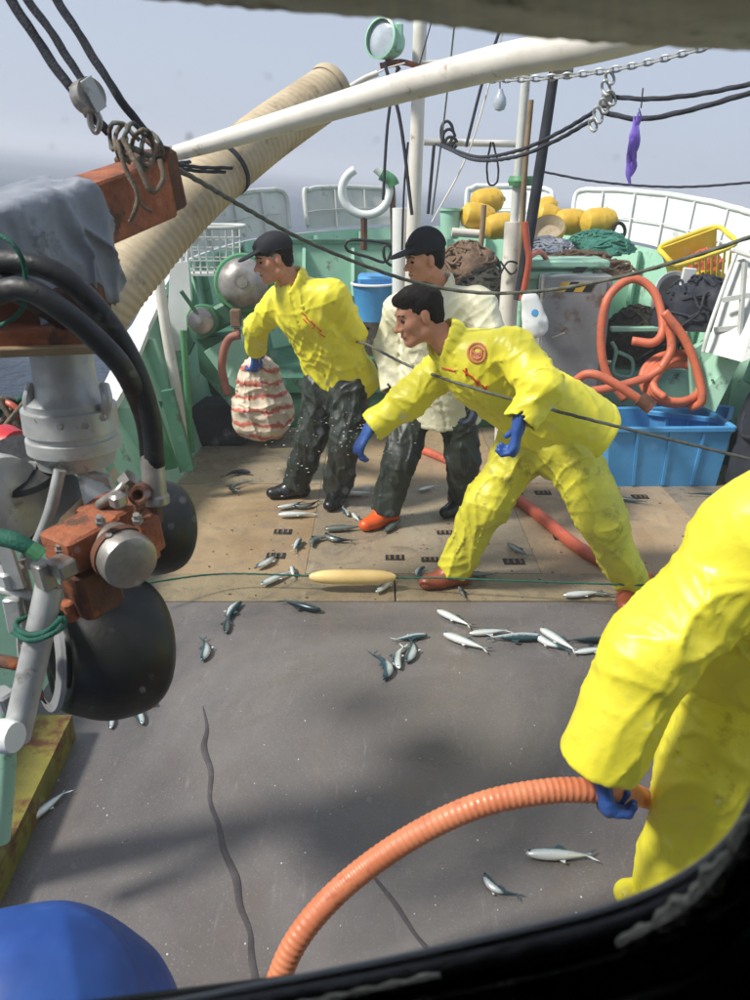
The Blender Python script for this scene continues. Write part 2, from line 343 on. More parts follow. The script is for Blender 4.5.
def sdf_mesh(name, groups, m, parent, vox=.008, k=.03, gk=.012, folds=(), noise=(), strips=(), smooth=True, **kw):
    """groups: list of dict(p=prims, s=subtractions, c=[(point, normal)] cuts)"""
    allp = [q for g in groups for q in g['p']]; lo = np.min([bounds(q)[0] for q in allp], 0)-.05; hi = np.max([bounds(q)[1] for q in allp], 0)+.05
    n = np.ceil((hi-lo)/vox).astype(int)+1; BGV = np.float32(.08); F_ = np.full(n, BGV, np.float32)
    ax = [lo[i]+vox*np.arange(n[i]) for i in range(3)]
    def block(l, h):
        i0 = np.maximum(0, np.floor((l-lo)/vox).astype(int)); i1 = np.minimum(n, np.ceil((h-lo)/vox).astype(int)+1)
        sl = tuple(slice(a, b) for a, b in zip(i0, i1)); X = np.stack(np.meshgrid(*(ax[i][sl[i]] for i in range(3)), indexing='ij'), -1); return sl, X
    for g in groups:
        gl = np.min([bounds(q)[0] for q in g['p']], 0)-.06; gh = np.max([bounds(q)[1] for q in g['p']], 0)+.06
        i0 = np.maximum(0, np.floor((gl-lo)/vox).astype(int)); i1 = np.minimum(n, np.ceil((gh-lo)/vox).astype(int)+1)
        f = np.full(n, BGV, np.float32)
        for q in g['p']:
            l, h = bounds(q); sl, X = block(l-.06, h+.06); f[sl] = smin(f[sl], pdist(X, q).astype(np.float32), q['k'] if q['k'] is not None else k)
        for q in g.get('s', ()):
            l, h = bounds(q); sl, X = block(l-.03, h+.03); f[sl] = -smin(-f[sl], pdist(X, q).astype(np.float32), .006)
        gsl = tuple(slice(a, b) for a, b in zip(i0, i1))
        for pt, nn in g.get('c', ()):
            nn = unit(nn); sl, X = gsl, None
            D = (ax[0][gsl[0]][:, None, None]*nn[0]+ax[1][gsl[1]][None, :, None]*nn[1]+ax[2][gsl[2]][None, None, :]*nn[2])-np.dot(pt, nn)
            f[gsl] = -smin(-f[gsl], -D.astype(np.float32), .01)
        F_[gsl] = smin(F_[gsl], f[gsl], g.get('gk', gk))
    if folds or noise or strips:
        idx = np.argwhere(np.abs(F_) < .045); X = lo+idx*vox; D = np.zeros(len(X))
        for sc, amp, seed in noise:
            if sc < 0: D += amp*(1-2*np.clip(2.4*np.abs(nz(X*(1, 1, .55), -sc, seed, 4)), 0, 1))
            else: D += amp*nz(X, sc, seed)
        wp = nz(X, 14, 3)*1.6+nz(X, 32, 5)*.7
        for c, nn, lam, R, amp in folds:
            c = V3(c); e = np.exp(-((X-c)**2).sum(1)/R**2); nu_ = unit(nn); al = (X-c) @ nu_; Q = (X-c)*.30+al[:, None]*nu_*.70
            s_ = np.abs(nz(Q+.012*wp[:, None]*nu_, 1.5*pi/lam, int(abs(c[0]*1e4)) % 9973, 4)); D += .68*amp*e*(2.0*np.exp(-s_*7)-.45-.8*s_)
        for pt, lat, fr, hw, amp in strips:
            u = (X-V3(pt)) @ unit(lat); fw = (X-V3(pt)) @ unit(fr); D += amp*(np.abs(u) < hw)*(fw > 0)
        F_[tuple(idx.T)] -= D.astype(np.float32)
    F_ = np.clip(F_, -BGV, BGV)
    gr = vdb.FloatGrid(float(BGV)); gr.copyFromArray(F_, tolerance=0.0)
    pts, quads = gr.convertToQuads(0.0)
    pts = np.array(pts)*vox+lo; off = np.array(root_loc(parent)) if parent else np.zeros(3); wpts = pts.copy(); pts = pts-off
    quads = np.array(quads)[:, ::-1]
    me = bpy.data.meshes.new(name); me.vertices.add(len(pts)); me.vertices.foreach_set('co', pts.astype(np.float32).ravel())
    me.loops.add(len(quads)*4); me.polygons.add(len(quads)); me.loops.foreach_set('vertex_index', quads.astype(np.int32).ravel())
    me.polygons.foreach_set('loop_start', np.arange(0, len(quads)*4, 4, dtype=np.int32))
    me.update(calc_edges=True); me.validate(); me.polygons.foreach_set('use_smooth', [True]*len(me.polygons)); me.materials.append(m)
    o = link(name, me, parent, **kw); o['_n'] = len(quads); return o

# ------------------------------------------------------------ sea, haze
def build_sea():
    u = unit(np.cross((0, 1, 0), SEAN)); v = np.cross(SEAN, u); b = MB()
    rs = list(np.geomspace(1.2, 1500, 190)); na = 420; N = V3(SEAN); rows = []
    for r in rs:
        a = np.linspace(0, 2*pi, na, endpoint=False); x = r*np.cos(a); y = r*np.sin(a); p2 = np.stack([x, y, 0*x], -1)
        h = .16*nz(p2, 1.1, 11)+.08*nz(p2, 2.7, 12)*(r < 200)+.03*nz(p2, 7, 13)*(r < 60)+.35*nz(p2, .12, 14); h *= min(1, 400/r)*(1 if r > 3.5 else .3)
        rows.append(np.array([0, 3, -1.75])+x[:, None]*u+y[:, None]*v+h[:, None]*N)
    b.grid([list(r) for r in rows], closed=True)
    m = bpy.data.materials.new('sea water'); m.use_nodes = True; n = m.node_tree.nodes; l = m.node_tree.links; B = n['Principled BSDF']
    B.inputs['Base Color'].default_value = L((50, 68, 88))+(1,); B.inputs['Roughness'].default_value = .3; B.inputs['IOR'].default_value = 1.33
    t = n.new('ShaderNodeTexCoord'); a = n.new('ShaderNodeTexNoise'); a.inputs['Scale'].default_value = 2.2; a.inputs['Detail'].default_value = 9; a.inputs['Roughness'].default_value = .62
    l.new(t.outputs['Object'], a.inputs['Vector']); bp = n.new('ShaderNodeBump'); bp.inputs['Strength'].default_value = 1; bp.inputs['Distance'].default_value = .55
    l.new(a.outputs[0], bp.inputs['Height']); l.new(bp.outputs[0], B.inputs['Normal'])
    b.make('sea', m, None, sharp=180, kind='structure')
    hz = MB(); R = np.column_stack([u, v, N]); top, bot = 8.2, -2.0; c = np.array([0, 3, -1.75])+N*(top+bot)/2
    hz.box(c, (3400, 3400, top-bot), R)
    hm = bpy.data.materials.new('haze air'); hm.use_nodes = True; hn = hm.node_tree.nodes; hn.remove(hn['Principled BSDF'])
    pv = hn.new('ShaderNodeVolumePrincipled'); pv.inputs['Color'].default_value = (.9, .92, .97, 1); pv.inputs['Density'].default_value = .0055; pv.inputs['Anisotropy'].default_value = .2
    hm.node_tree.links.new(pv.outputs[0], hn['Material Output'].inputs['Volume'])
    hz.make('haze', hm, None, smooth=False, kind='stuff')
build_sea()

# ------------------------------------------------------------ decks
YS = G(375, 602)[1]
b = MB(); b.box((.6, (YS-2.2)/2, -.05), (4.7, YS+2.2, .1)); deck = b.make('steel_deck', M_deckg, kind='structure', smooth=False)
# buckled seam and a painted-in hose shadow running down the plate
M_seam_shadow = mat('seam and hose shadow', (84, 79, 79), (62, 58, 60), rough=.35)
b = MB(); b.tube([G(x, y, .000) for x, y in ((203, 706), (207, 728), (204, 748), (211, 772), (210, 800), (219, 826), (224, 850), (236, 878), (240, 905), (250, 932), (252, 960), (262, 1010))], [.001, .003, .005, .004, .003, .003, .004, .005, .004, .003, .004, .004], n=10, flat=2.4)
b.make('buckled_seam', M_seam_shadow, deck)
b = MB(); b.tube([G(x, y, .0) for x, y in ((368, 868), (378, 882), (396, 905), (415, 934), (432, 955), (460, 1000))], [.001, .003, .004, .003, .004, .003], n=8, flat=2); b.make('hose_shadow_strip', M_seam_shadow, deck)  # dark strip laid where the hose casts its shadow
wd = thing('wood_deck', None, None, (.6, 4.7, -.02))
wd['kind'] = 'structure'
y0 = YS; ybrk = [y0, G(375, 575)[1]]
xs = [-1.6, .1, 1.55, 2.85]
for i in range(3):     # edge boards
    b = MB(); b.box(((xs[i]+xs[i+1])/2, (y0+ybrk[1])/2+.002, -.033+.002*i), (xs[i+1]-xs[i]-.006, ybrk[1]-y0-.006, .08), bev=.005); b.make('board', M_mat, wd, smooth=False)
xs2 = [-1.6, -.36, .86, 1.9, 2.85]; ys2 = [ybrk[1], 5.0, 6.3]
for j in range(2):
    for i in range(4):
        b = MB(); b.box(((xs2[i]+xs2[i+1])/2, (ys2[j]+ys2[j+1])/2, -.040+.0015*((i*2+j) % 3)), (xs2[i+1]-xs2[i]-.003, ys2[j+1]-ys2[j]-.003, .09)); b.make('plywood_sheet', M_deckw if (i+j) % 2 == 0 else M_deckw2, wd, smooth=False)
for k, (x, y, sc) in enumerate(((283, 532, 1), (276, 556, 1), (395, 558, 1), (543, 493, 1), (563, 538, 1), (514, 562, 1.1), (445, 533, .9), (640, 497, 1), (470, 500, 1), (430, 560, .9))):
    p = G(x, y, .006); b = MB(); b.box((p[0], p[1], .004), (.105*sc, .07*sc, .012), bev=.003); b.make('slot_plate', M_hblk, wd)
    b = MB()
    for q in (-.03, 0, .03): b.box((p[0]+q*sc, p[1], .012), (.012, .05*sc, .006))
    b.make('slot_bar', M_netb, wd)

# ------------------------------------------------------------ hull and bulwarks
SH = [(-1.62, -1.5, .55), (-1.62, 3.0, .55), (-1.62, 4.6, .6), (-1.6, 5.5, .92), (-1.52, 6.3, 1.24), (-1.36, 7.0, 1.34), (-.95, 7.8, 1.4), (0, 8.5, 1.44), (1.0, 8.55, 1.44), (1.8, 8.15, 1.4), (2.45, 7.3, 1.32), (2.75, 6.3, 1.16), (2.88, 5.2, .9), (2.9, 4, .62), (2.9, -1.5, .55)]
shp = smoothpath(SH, 14); CEN = np.array([.6, 4.5, 0])
def inward(p, d):
    v = CEN-p; v[2] = 0
    if p[1] < 5.5: v = np.array([np.sign(CEN[0]-p[0]), 0, 0])
    return p+unit(v)*d
b = MB(); rows = []
for p in shp:
    a = p.copy(); i1 = inward(p, .16); i1[2] = p[2]*.5; i2 = inward(p, .3); i2[2] = -.01; rows.append([a, i1, i2])
b.grid(rows); 
rows = []
for p in shp:
    o0 = inward(p, -.05); o1 = inward(p, .15); o1[2] = -.8; o2 = inward(p, .55); o2[2] = -2.4; rows.append([p, o0, o1, o2])
hull = thing('hull', None, None, (.6, 3, -1)); hull['kind'] = 'structure'
b.make('inner_plating', M_mint, hull, sharp=60)
b = MB(); b.grid(rows); b.make('outer_plating', M_whg, hull, sharp=60)
# cap rail of the low port side
b = MB(); pc = [p for p in shp if p[0] < 0 and p[1] < 6.0]
b.grid([[inward(p, .07)+(0, 0, .0), inward(p, .07)+(0, 0, .05), inward(p, -.07)+(0, 0, .05), inward(p, -.07)] for p in pc]); b.make('cap_rail', M_white, hull)
b = MB(); pc = [p for p in shp if p[0] > 1.5 and p[1] < 6.4]
b.grid([[inward(p, .07), inward(p, .07)+(0, 0, .05), inward(p, -.07)+(0, 0, .05), inward(p, -.07)] for p in pc]); b.make('cap_rail', M_white, hull)
for i in range(0, len(shp), 6):           # frames against the plating
    p = shp[i]
    if p[1] < 3: continue
    a = inward(p, .02)-(0, 0, .03); c = inward(p, .24); c[2] = p[2]-.45; d_ = inward(p, .33); d_[2] = 0; e = inward(p, .12); e[2] = p[2]*.5
    t = unit(np.cross(c-a, (0, 0, 1)))*.03
    b = MB(); b.plate([a, inward(p, .12)-(0, 0, .03), c, e], t); b.make('frame', M_mint, hull, smooth=False)
bow = [p for p in shp if p[1] > 5.9]
bowp = np.array(smoothpath(bow, 6))
def proj(p):
    d = V3(p)-(0, 0, H); f_ = np.array([0, cos(TH), -sin(TH)]); u_ = np.array([0, sin(TH), cos(TH)]); z = d @ f_
    return 375+F*d[0]/z, 500-F*(d @ u_)/z
bpx = np.array([proj(p)[0] for p in bowp])
def bow_at(px):
    i = int(np.argmin(np.abs(bpx-px))); return bowp[i].copy(), i
def bulwark(px0, px1, tops, label, m=M_white, ribs=5, bot=.03):
    """tops: list of (px, py) along the upper edge"""
    i0, i1 = bow_at(px0)[1], bow_at(px1)[1]; t = thing('bulwark', label, 'bulwark', tuple(bow_at((px0+px1)/2)[0]))
    tx = [a for a, _ in tops]; ty = [c for _, c in tops]; lo = []; hi = []; ii = range(min(i0, i1), max(i0, i1)+1)
    pxs = np.linspace(px0, px1, 40); L0 = []; U0 = []
    for px in pxs:
        fx = np.interp(px, bpx, np.arange(len(bpx))); k = int(min(fx, len(bowp)-2)); p = bowp[k]+(bowp[k+1]-bowp[k])*(fx-k)
        r_ = P(px, np.interp(px, tx, ty), p[1]); out = inward(p, -.10*(r_[2]-p[2])/.4)
        L0.append(p+(0, 0, bot)); U0.append(np.array([out[0], out[1], r_[2]]))
    th = [unit(np.r_[(CEN-p)[:2], 0])*.03 for p in L0]
    b = MB(); b.grid([[l, u, u-t_, l-t_] for l, u, t_ in zip(L0, U0, th)]); b.make('plate', m, t, sharp=30)
    b = MB(); b.tube([L0[0]+(U0[0]-L0[0])*.1]+[U0[0]]+U0[2:-2:2]+[U0[-1], L0[-1]+(U0[-1]-L0[-1])*.1], .024, n=10, per=4); b.make('cap_rail', m, t)
    for j in range(1, ribs+1):
        k = int(len(L0)*j/(ribs+1)); b = MB(); b.beam(L0[k]+th[k]*.9, U0[k]+th[k]*.9-(0, 0, .02), .012, .022, up=th[k]); b.make('rib', m, t, smooth=False)
    mid = [l+(u-l)*.45+t_*1.1 for l, u, t_ in zip(L0, U0, th)]; b = MB(); b.tube(mid[::4], .006, n=6, per=3); b.make('stringer', m, t)
    return t
bulwark(186, 290, [(186, 238), (197, 214), (212, 202), (235, 195), (262, 191), (284, 190), (290, 197)], 'grey white curved bulwark panel at the port bow, above the lattice basket', M_whg, 3)  # greyer material puts the port panels' shade into their colour
bulwark(308, 394, [(308, 192), (318, 188), (350, 187), (394, 189)], 'short white bulwark panel behind the ring shaped bracket', M_whg, 2)
bulwark(466, 549, [(466, 192), (474, 186), (510, 186), (542, 189), (549, 196)], 'white bulwark panel behind the left cluster of yellow floats', M_white, 2)
bulwark(571, 739, [(571, 196), (578, 190), (610, 190), (660, 195), (700, 203), (728, 212), (739, 222)], 'long bright white bulwark panel sweeping round the starboard bow', M_white, 5)
# white post plate where the port rail ends
t = thing('rail_end_post', 'white painted plate with two thin pipes where the port rail rises', 'post', P(178, 345, 5.6))
b = MB(); b.plate([P(170, 264, 5.7), P(188, 261, 5.7), P(191, 300, 5.7), P(184, 350, 5.7), P(166, 352, 5.7)], (0, .06, 0)); b.make('plate', M_white, t, smooth=False)
for x in (182, 188):
    b = MB(); b.tube([P(x-1, 264, 5.72), P(x+2, 205, 5.72)], .012, n=8, smooth=False); b.make('pipe', M_white, t)
# forecastle
b = MB(); b.box((.6, 7.35, .36), (3.9, 2.1, .12)); b.box((.6, 6.35, .2), (4.0, .06, .42)); b.make('forecastle_deck', M_dgr, kind='structure', smooth=False)
t = thing('steel_partition', 'mint green bow partition with triangular brackets behind the man by the bag', 'partition', (-.2, 7.7, .42))
b = MB(); b.box((-.15, 7.75, .88), (1.35, .04, .92)); b.make('panel', M_mint, t, smooth=False)
b = MB(); b.box((-.15, 7.75, 1.36), (1.4, .09, .035)); b.make('top_flange', M_dgr, t, smooth=False)
for x in (-.65, -.2, .3):
    b = MB(); b.plate([(x-.02, 7.73, 1.33), (x-.02, 7.5, .9), (x-.02, 7.73, .75)], (.03, 0, 0)); b.make('bracket', M_mint, t, smooth=False)
b = MB(); b.box((1.75, 7.4, .75), (1.9, .05, .68)); t = b.make('low_partition', M_mint, label='mint green low partition below the long starboard bulwark', cat='partition', smooth=False)

# ------------------------------------------------------------ masts and rigging
def pipe(name, pts, r, m, label, cat, n=16, **kw):
    b = MB(); b.tube(pts, r, n=n, per=6, **kw); return b.make(name, m, label=label, cat=cat)
t = thing('mast', 'tall white pipe mast standing behind the man in cream', 'mast', P(413, 330, 6.0))
b = MB(); b.tube([P(422, -60, 6.0), P(418, 100, 6.0), P(413, 240, 6.0), P(409, 375, 6.0)], [.045, .046, .05, .05], n=16); b.make('pole', M_boom, t)
b = MB(); b.tube([P(418, 63, 5.95), P(450, 61, 5.95), P(478, 60, 5.95)], .012, n=8); b.make('cross_arm', M_boom, t)
pipe('stub_post', [P(400, 208, 6.1), P(399, 375, 6.1)], .055, M_white, 'short white post just left of the tall white mast', 'post', smooth=False)
t = thing('derrick_post', 'thick white post behind the grey cabinet, wrapped with wire', 'post', P(509, 330, 5.6))
b = MB(); b.tube([P(514, 222, 5.6), P(511, 270, 5.6), P(507, 330, 5.6), P(503, 440, 5.6)], .062, n=18); b.make('pole', M_boom, t)
b = MB(); b.tube([P(527, 62, 5.6), P(520, 150, 5.6), P(514, 225, 5.6)], .03, n=12); b.make('topmast', M_whg, t)
b = MB(); b.tube([P(500, 261, 5.52), P(511, 274, 5.5), P(519, 265, 5.53), P(508, 262, 5.5), P(500, 275, 5.53)], .007, n=6); b.make('wire_wrap', M_ropd, t)
b = MB(); b.lathe([(.0, .03), (.075, .03), (.085, 0), (.075, -.03), (0, -.03)], P(521, 181, 5.6)); b.make('green_collar', M_grn, t)
pipe('wooden_pole', [P(531, 100, 5.5), P(524, 185, 5.5), P(519, 300, 5.5)], .018, M_wood, 'thin bare wooden pole lashed beside the white derrick post', 'pole')
pipe('leaning_spar', [P(556, 60, 5.4), P(541, 160, 5.4), P(519, 300, 5.4)], [.03, .034, .038], M_navy, 'dark leaning spar right of the derrick post', 'spar')
pipe('cross_bar', [P(424, 142, 5.8), P(520, 144, 5.8)], .022, M_boom, 'horizontal white bar between the mast and the derrick post', 'bar', smooth=False)
t = thing('spar_head', 'rusty block fitting at the head of the dark leaning spar', 'fitting', P(557, 66, 5.4))
b = MB(); b.box(P(556, 64, 5.4), (.2, .08, .07), bev=.015); b.make('block', M_rustd, t); b = MB(); b.lathe([(0, .06), (.04, .06), (.04, -.06), (0, -.06)], P(562, 70, 5.35), (1, 0, 0), 14); b.make('sheave', M_stl, t)
# deck lamp (green housing) on bracket
t = thing('deck_lamp', 'mint green lamp housing on a rusty bracket beside the mast head', 'lamp', P(387, 62, 5.9))
c = P(387, 41, 5.9); ax = unit((-.5, -.6, .1))
b = MB(); b.lathe([(0, -.10), (.08, -.09), (.105, -.04), (.11, .02), (.12, .06), (.125, .075), (.11, .08)], c, ax, 24); b.make('housing', M_mint, t)
b = MB(); b.lathe([(.0, .07), (.06, .068), (.11, .05)], c, ax, 24); b.make('lens', M_glassb, t)
b = MB(); b.box(P(399, 38, 5.85), (.05, .1, .16), bev=.01); b.make('clamp', M_mint, t)
b = MB(); b.tube([P(380, 66, 5.9), P(400, 62, 5.9), P(418, 66, 5.95)], .018, n=8); b.tube([P(387, 52, 5.9), P(389, 66, 5.9)], .02, n=8); b.make('bracket', M_rust, t)
b = MB(); b.tube([P(382, 66, 5.9), P(392, 62, 5.85), P(400, 70, 5.85)], .012, n=8); b.make('strap', M_rustd, t)
# ring bracket (open white ring)
t = thing('ring_bracket', 'open white steel ring with green tape standing above the bow partition', 'bracket', P(365, 235, 7.4))
cx, cy, R_ = 366, 191, 24
b = MB(); b.tube([P(cx+R_*cos(a), cy-R_*sin(a), 7.4) for a in np.linspace(radians(118), radians(372), 14)]+[P(388, 180, 7.4), P(376, 168, 7.4)], .037, n=12, per=4); b.make('ring', M_white, t)
b = MB(); b.tube([P(381, 174, 7.38), P(391, 180, 7.38), P(394, 186, 7.38)], .05, n=12); b.make('green_tape', M_grn, t)
b = MB(); b.tube([P(364, 217, 7.4), P(364, 250, 7.4)], .03, n=10); b.tube([P(392, 186, 7.4), P(394, 250, 7.4)], .025, n=10); b.make('support', M_rustd, t)
# boom
t = thing('boom', 'long white tapering boom crossing above the deck toward the window', 'boom', P(170, 155, 3.3))
b = MB(); b.tube([P(166, 156, 3.35), P(240, 135, 3.2), P(375, 95, 2.9), P(500, 62, 2.6), P(600, 42, 2.35), P(760, -4, 2.0)], [.027, .035, .044, .047, .047, .047], n=24, per=10); b.make('spar', M_boom, t)
b = MB(); b.lathe([(0, .03), (.03, .03), (.034, 0), (.03, -.03), (0, -.03)], P(168, 156, 3.33), (1, -.2, .2), 16); b.make('end_cap', M_stl, t)
# cream duct
t = thing('fish_duct', 'wide cream corrugated duct rising diagonally over the port rail', 'duct', P(120, 300, 3.3))
dp = [P(92, 326, 3.2), P(122, 283, 3.25), P(186, 206, 3.5), P(255, 144, 3.85), P(331, 90, 4.2)]
b = MB(); b.tube(dp, [.112, .112, .114, .114, .112], n=36, per=12, step=.006, rfun=lambda d: 1+.022*sin(d*2*pi/.030), cap=False); b.make('corrugated_tube', M_duct, t, sharp=180)
b = MB(); e = unit(dp[-1]-dp[-2]); b.lathe([(.116, -.03), (.122, 0), (.118, .012), (.104, .012), (.10, -.02), (.095, -.25), (0, -.3)], dp[-1], e, 36); b.make('mouth', M_duct, t)
b = MB(); dm = smoothpath(dp, 12)[int(12*2.62)]; b.lathe([(.112, -.012), (.121, -.009), (.121, .009), (.112, .012)], dm, unit(dp[3]-dp[2]), 32); b.make('strap', M_ropd, t)
pipe('thin_strut', [P(330, 100, 4.3), P(362, 80, 4.4), P(378, 73, 4.4)], .014, M_boom, 'thin white strut rising from behind the duct mouth', 'strut')
for k, (a, c) in enumerate((((160, 160), (232, 168)), ((160, 163), (225, 172)), ((158, 158), (190, 162)))):
    rope('lashing', [P(*a, 3.0), P((a[0]+c[0])/2, (a[1]+c[1])/2+3, 3.2), P(*c, 3.35)], .008, M_ropd, ('upper', 'lower', 'short')[k]+' black lashing line between the boom heel and the duct strap', 'rope')
pipe('port_stanchion', [P(153, 238, 5.4), P(166, 330, 5.4), P(178, 400, 5.4), P(186, 470, 5.4)], .036, M_boom, 'weathered white stanchion rising from the port rail below the duct', 'stanchion')
pipe('green_stanchion', [P(183, 330, 5.3), P(188, 400, 5.3), P(192, 452, 5.3)], .022, M_grn, 'thin green pipe beside the weathered port stanchion', 'pipe')

# ropes upper left
rope('fall_rope', [P(6, -8, 2.0), P(45, 52, 2.0), P(82, 103, 2.0), P(108, 132, 2.05)], .013, M_ropd, 'leftmost of three dark tackle ropes, running to the knot')
rope('fall_rope', [P(22, -8, 2.0), P(55, 38, 2.0), P(84, 84, 2.0)], .011, M_ropd, 'middle dark tackle rope, ending at the steel pulley')
rope('fall_rope', [P(52, -8, 2.1), P(90, 52, 2.1), P(118, 96, 2.1), P(148, 136, 2.15)], .012, M_ropd, 'rightmost dark tackle rope, running to the end of the rusty beam')
t = thing('pulley_block', 'steel pulley block hanging on the middle tackle rope', 'pulley', P(88, 96, 1.98))
b = MB(); b.lathe([(0, .012), (.03, .012), (.036, .016), (.036, -.016), (.03, -.012), (0, -.012)], P(88, 96, 1.98), (.8, -.6, .2), 24); b.make('sheave', M_stl, t)
for s_ in (-1, 1):
    b = MB(); b.box(P(88, 97, 1.98)+np.array([.8, -.6, .2])*s_*.022, (.005, .032, .068), np.array(Matrix.Rotation(-.64, 3, 'Z') @ Matrix.Rotation(.5*1, 3, 'X')), bev=.003); b.make('cheek_plate', M_alu, t)
b = MB(); b.tube([P(92, 108, 1.98), P(100, 120, 1.98), P(96, 132, 1.98), P(90, 122, 1.98)], .007, n=8, closed=True); b.make('shackle', M_stl, t)
t = thing('rope_knot', 'tangled grey rope knot wrapped round the end of the rusty beam', 'rope', P(125, 150, 1.95))
rr = random.Random(3)
for k in range(5):
    c0 = (118+k*8, 138+k*3); pts = [P(c0[0]+14*cos(a+k)*rr.uniform(.5, 1), c0[1]+20*sin(a+k)*rr.uniform(.5, 1.1), 1.93+.05*cos(a*2)) for a in np.linspace(0, 5.2, 7)]
    rope('strand', pts, .006, M_ropt if k % 2 else M_rop, '', parent=t)
rope('strand', [P(118, 140, 1.88), P(124, 165, 1.87), P(136, 190, 1.87), P(137, 205, 1.87), P(130, 222, 1.87)], .0065, M_ropt, '', parent=t)
rope('strand', [P(122, 138, 1.88), P(140, 170, 1.86), P(152, 192, 1.86), P(163, 180, 1.88), P(160, 160, 1.9)], .007, M_ropt, '', parent=t)
rope('strand', [P(136, 190, 1.87), P(142, 205, 1.87), P(152, 212, 1.88)], .004, M_ropt, '', parent=t)
# ropes across
rope('guide_rope', [P(128, 146, 1.95), P(190, 176, 2.3), P(245, 208, 2.7), P(310, 243, 3.1), P(400, 278, 3.3), P(470, 292, 3.3), P(540, 291, 3.2), P(620, 277, 3.0), P(700, 254, 2.8), P(770, 230, 2.7)], .0085, M_rop, 'long grey rope sagging from the knot across the whole deck to starboard')
rope('waist_rope', [P(352, 341, 4.62), P(366, 344, 4.35), P(378, 350, 4.1), P(412, 367, 3.7), P(480, 390, 3.18), P(560, 412, 3.12), P(640, 432, 3.1), P(770, 464, 3.0)], .008, M_rop, 'dark taut rope passing at waist height before the reaching man')
rope('deck_line', [P(140, 584, 3.3), P(220, 574, 3.5), P(310, 576, 3.5), P(352, 577, 3.5), P(400, 578, 3.5), P(440, 578, 3.45), P(520, 581, 3.4), P(660, 586, 3.3)], .0055, M_ropg, 'thin green line stretched just above the deck through the cream float')
c0, c1 = P(309, 577, 3.5), P(396, 577, 3.5); c1[2] = c0[2] = (c0[2]+c1[2])/2; c = (c0+c1)/2; hl = np.linalg.norm(c1-c0)/2
b = MB(); b.lathe([(0, -hl), (.012, -hl*.99), (.022, -hl*.9), (.032, -hl*.7), (.036, -hl*.45), (.037, 0), (.036, hl*.45), (.032, hl*.7), (.022, hl*.9), (.012, hl*.99), (0, hl)], c+(0, -.0, 0), c1-c0, 20); b.make('spindle_float', M_crf, label='cream spindle shaped float threaded on the green line', cat='float')
# chain and tackle
ch = thing('chain', 'galvanised chain hanging in front of the derrick post toward starboard', 'chain', P(600, 75, 3.0))
cp, _ = resample(smoothpath([P(492, 80, 3.2), P(545, 78, 3.1), P(604, 71, 3.0), P(650, 62, 2.9), P(700, 49, 2.8), P(770, 30, 2.7)], 12), .027)
lb = MB(); lb.tube([(.018*cos(a)*1.0, .010*sin(a), 0) for a in np.linspace(0, 2*pi, 10, endpoint=False)], .0038, n=6, per=2, closed=True); proto = None
for i in range(len(cp)-1):
    d = unit(cp[i+1]-cp[i]); 
    if proto is None: proto = lb.make('link', M_alu, None); o = proto
    else: o = proto.copy(); COL.objects.link(o)
    o.parent = ch; X_ = Vector(d); Z_ = Vector((0, -.5, .8)) if i % 2 else Vector((0, .8, .5)); Y_ = Z_.cross(X_).normalized(); Z_ = X_.cross(Y_)
    o.matrix_local = Matrix.Translation(Vector(cp[i])-ch.location) @ Matrix((X_, Y_, Z_)).transposed().to_4x4()
t = thing('tackle', 'shackles and steel hooks hanging from the chain where the ropes meet', 'tackle', P(604, 95, 3.0))
for k, (x, y, sx, sy) in enumerate(((610, 78, 4, 6), (606, 88, 4, 7), (611, 98, 4.5, 7), (604, 106, 4, 7), (598, 115, 4, 8), (593, 125, 3.5, 6))):
    b = MB(); b.tube([P(x+sx*cos(a)+.3*sx*sin(a), y+sy*sin(a), 2.98+.01*cos(2*a)) for a in np.linspace(0, 2*pi, 9, endpoint=False)], .005, n=8, per=3, closed=True); b.make('shackle', M_alu, t)
b = MB(); b.box(P(607, 100, 3.0), (.035, .03, .05), bev=.006); b.make('swivel', M_stl, t)
rope('hauling_rope', [P(614, 97, 3.0), P(650, 99, 2.9), P(700, 94, 2.8), P(770, 80, 2.6)], .009, M_ropd, 'upper dark rope running from the tackle to the right edge')
rope('hauling_rope', [P(602, 112, 3.0), P(640, 119, 2.9), P(690, 110, 2.8), P(770, 87, 2.6)], .010, M_ropd, 'lower, thicker dark rope running from the tackle to the right edge')
rope('bight_rope', [P(594, 112, 3.0), P(560, 132, 3.3), P(520, 150, 3.6), P(480, 157, 4.2), P(455, 150, 5.3), P(440, 144, 5.7)], .009, M_ropd, 'upper of two dark ropes sagging from the tackle to the coil on the bar')
rope('bight_rope', [P(592, 120, 3.0), P(555, 141, 3.3), P(515, 157, 3.6), P(475, 160, 4.2), P(450, 150, 5.3), P(436, 144, 5.7)], .009, M_ropd, 'lower of two dark ropes sagging from the tackle to the coil on the bar')
rope('far_line', [P(534, 170, 6.5), P(600, 182, 6.3), P(680, 187, 6.1), P(770, 181, 5.9)], .010, M_ropd, 'thin slack line over the long starboard bulwark')
t = thing('rope_coil', 'small dark rope coil tied at the left end of the white cross bar', 'rope', P(450, 142, 5.75))
for k in range(3):
    rope('turn', [P(447+k*2+6*cos(a), 133+k*5+12*sin(a)*(1-.25*k), 5.74) for a in np.linspace(.4, 6.2, 9)], .012, M_ropd, '', parent=t)
rope('hanging_loop', [P(491, 142, 5.75), P(487, 165, 5.75), P(489, 184, 5.75), P(497, 182, 5.75), P(498, 165, 5.75), P(493, 142, 5.75)], .008, M_ropd, 'thin dark rope loop hanging below the white cross bar')
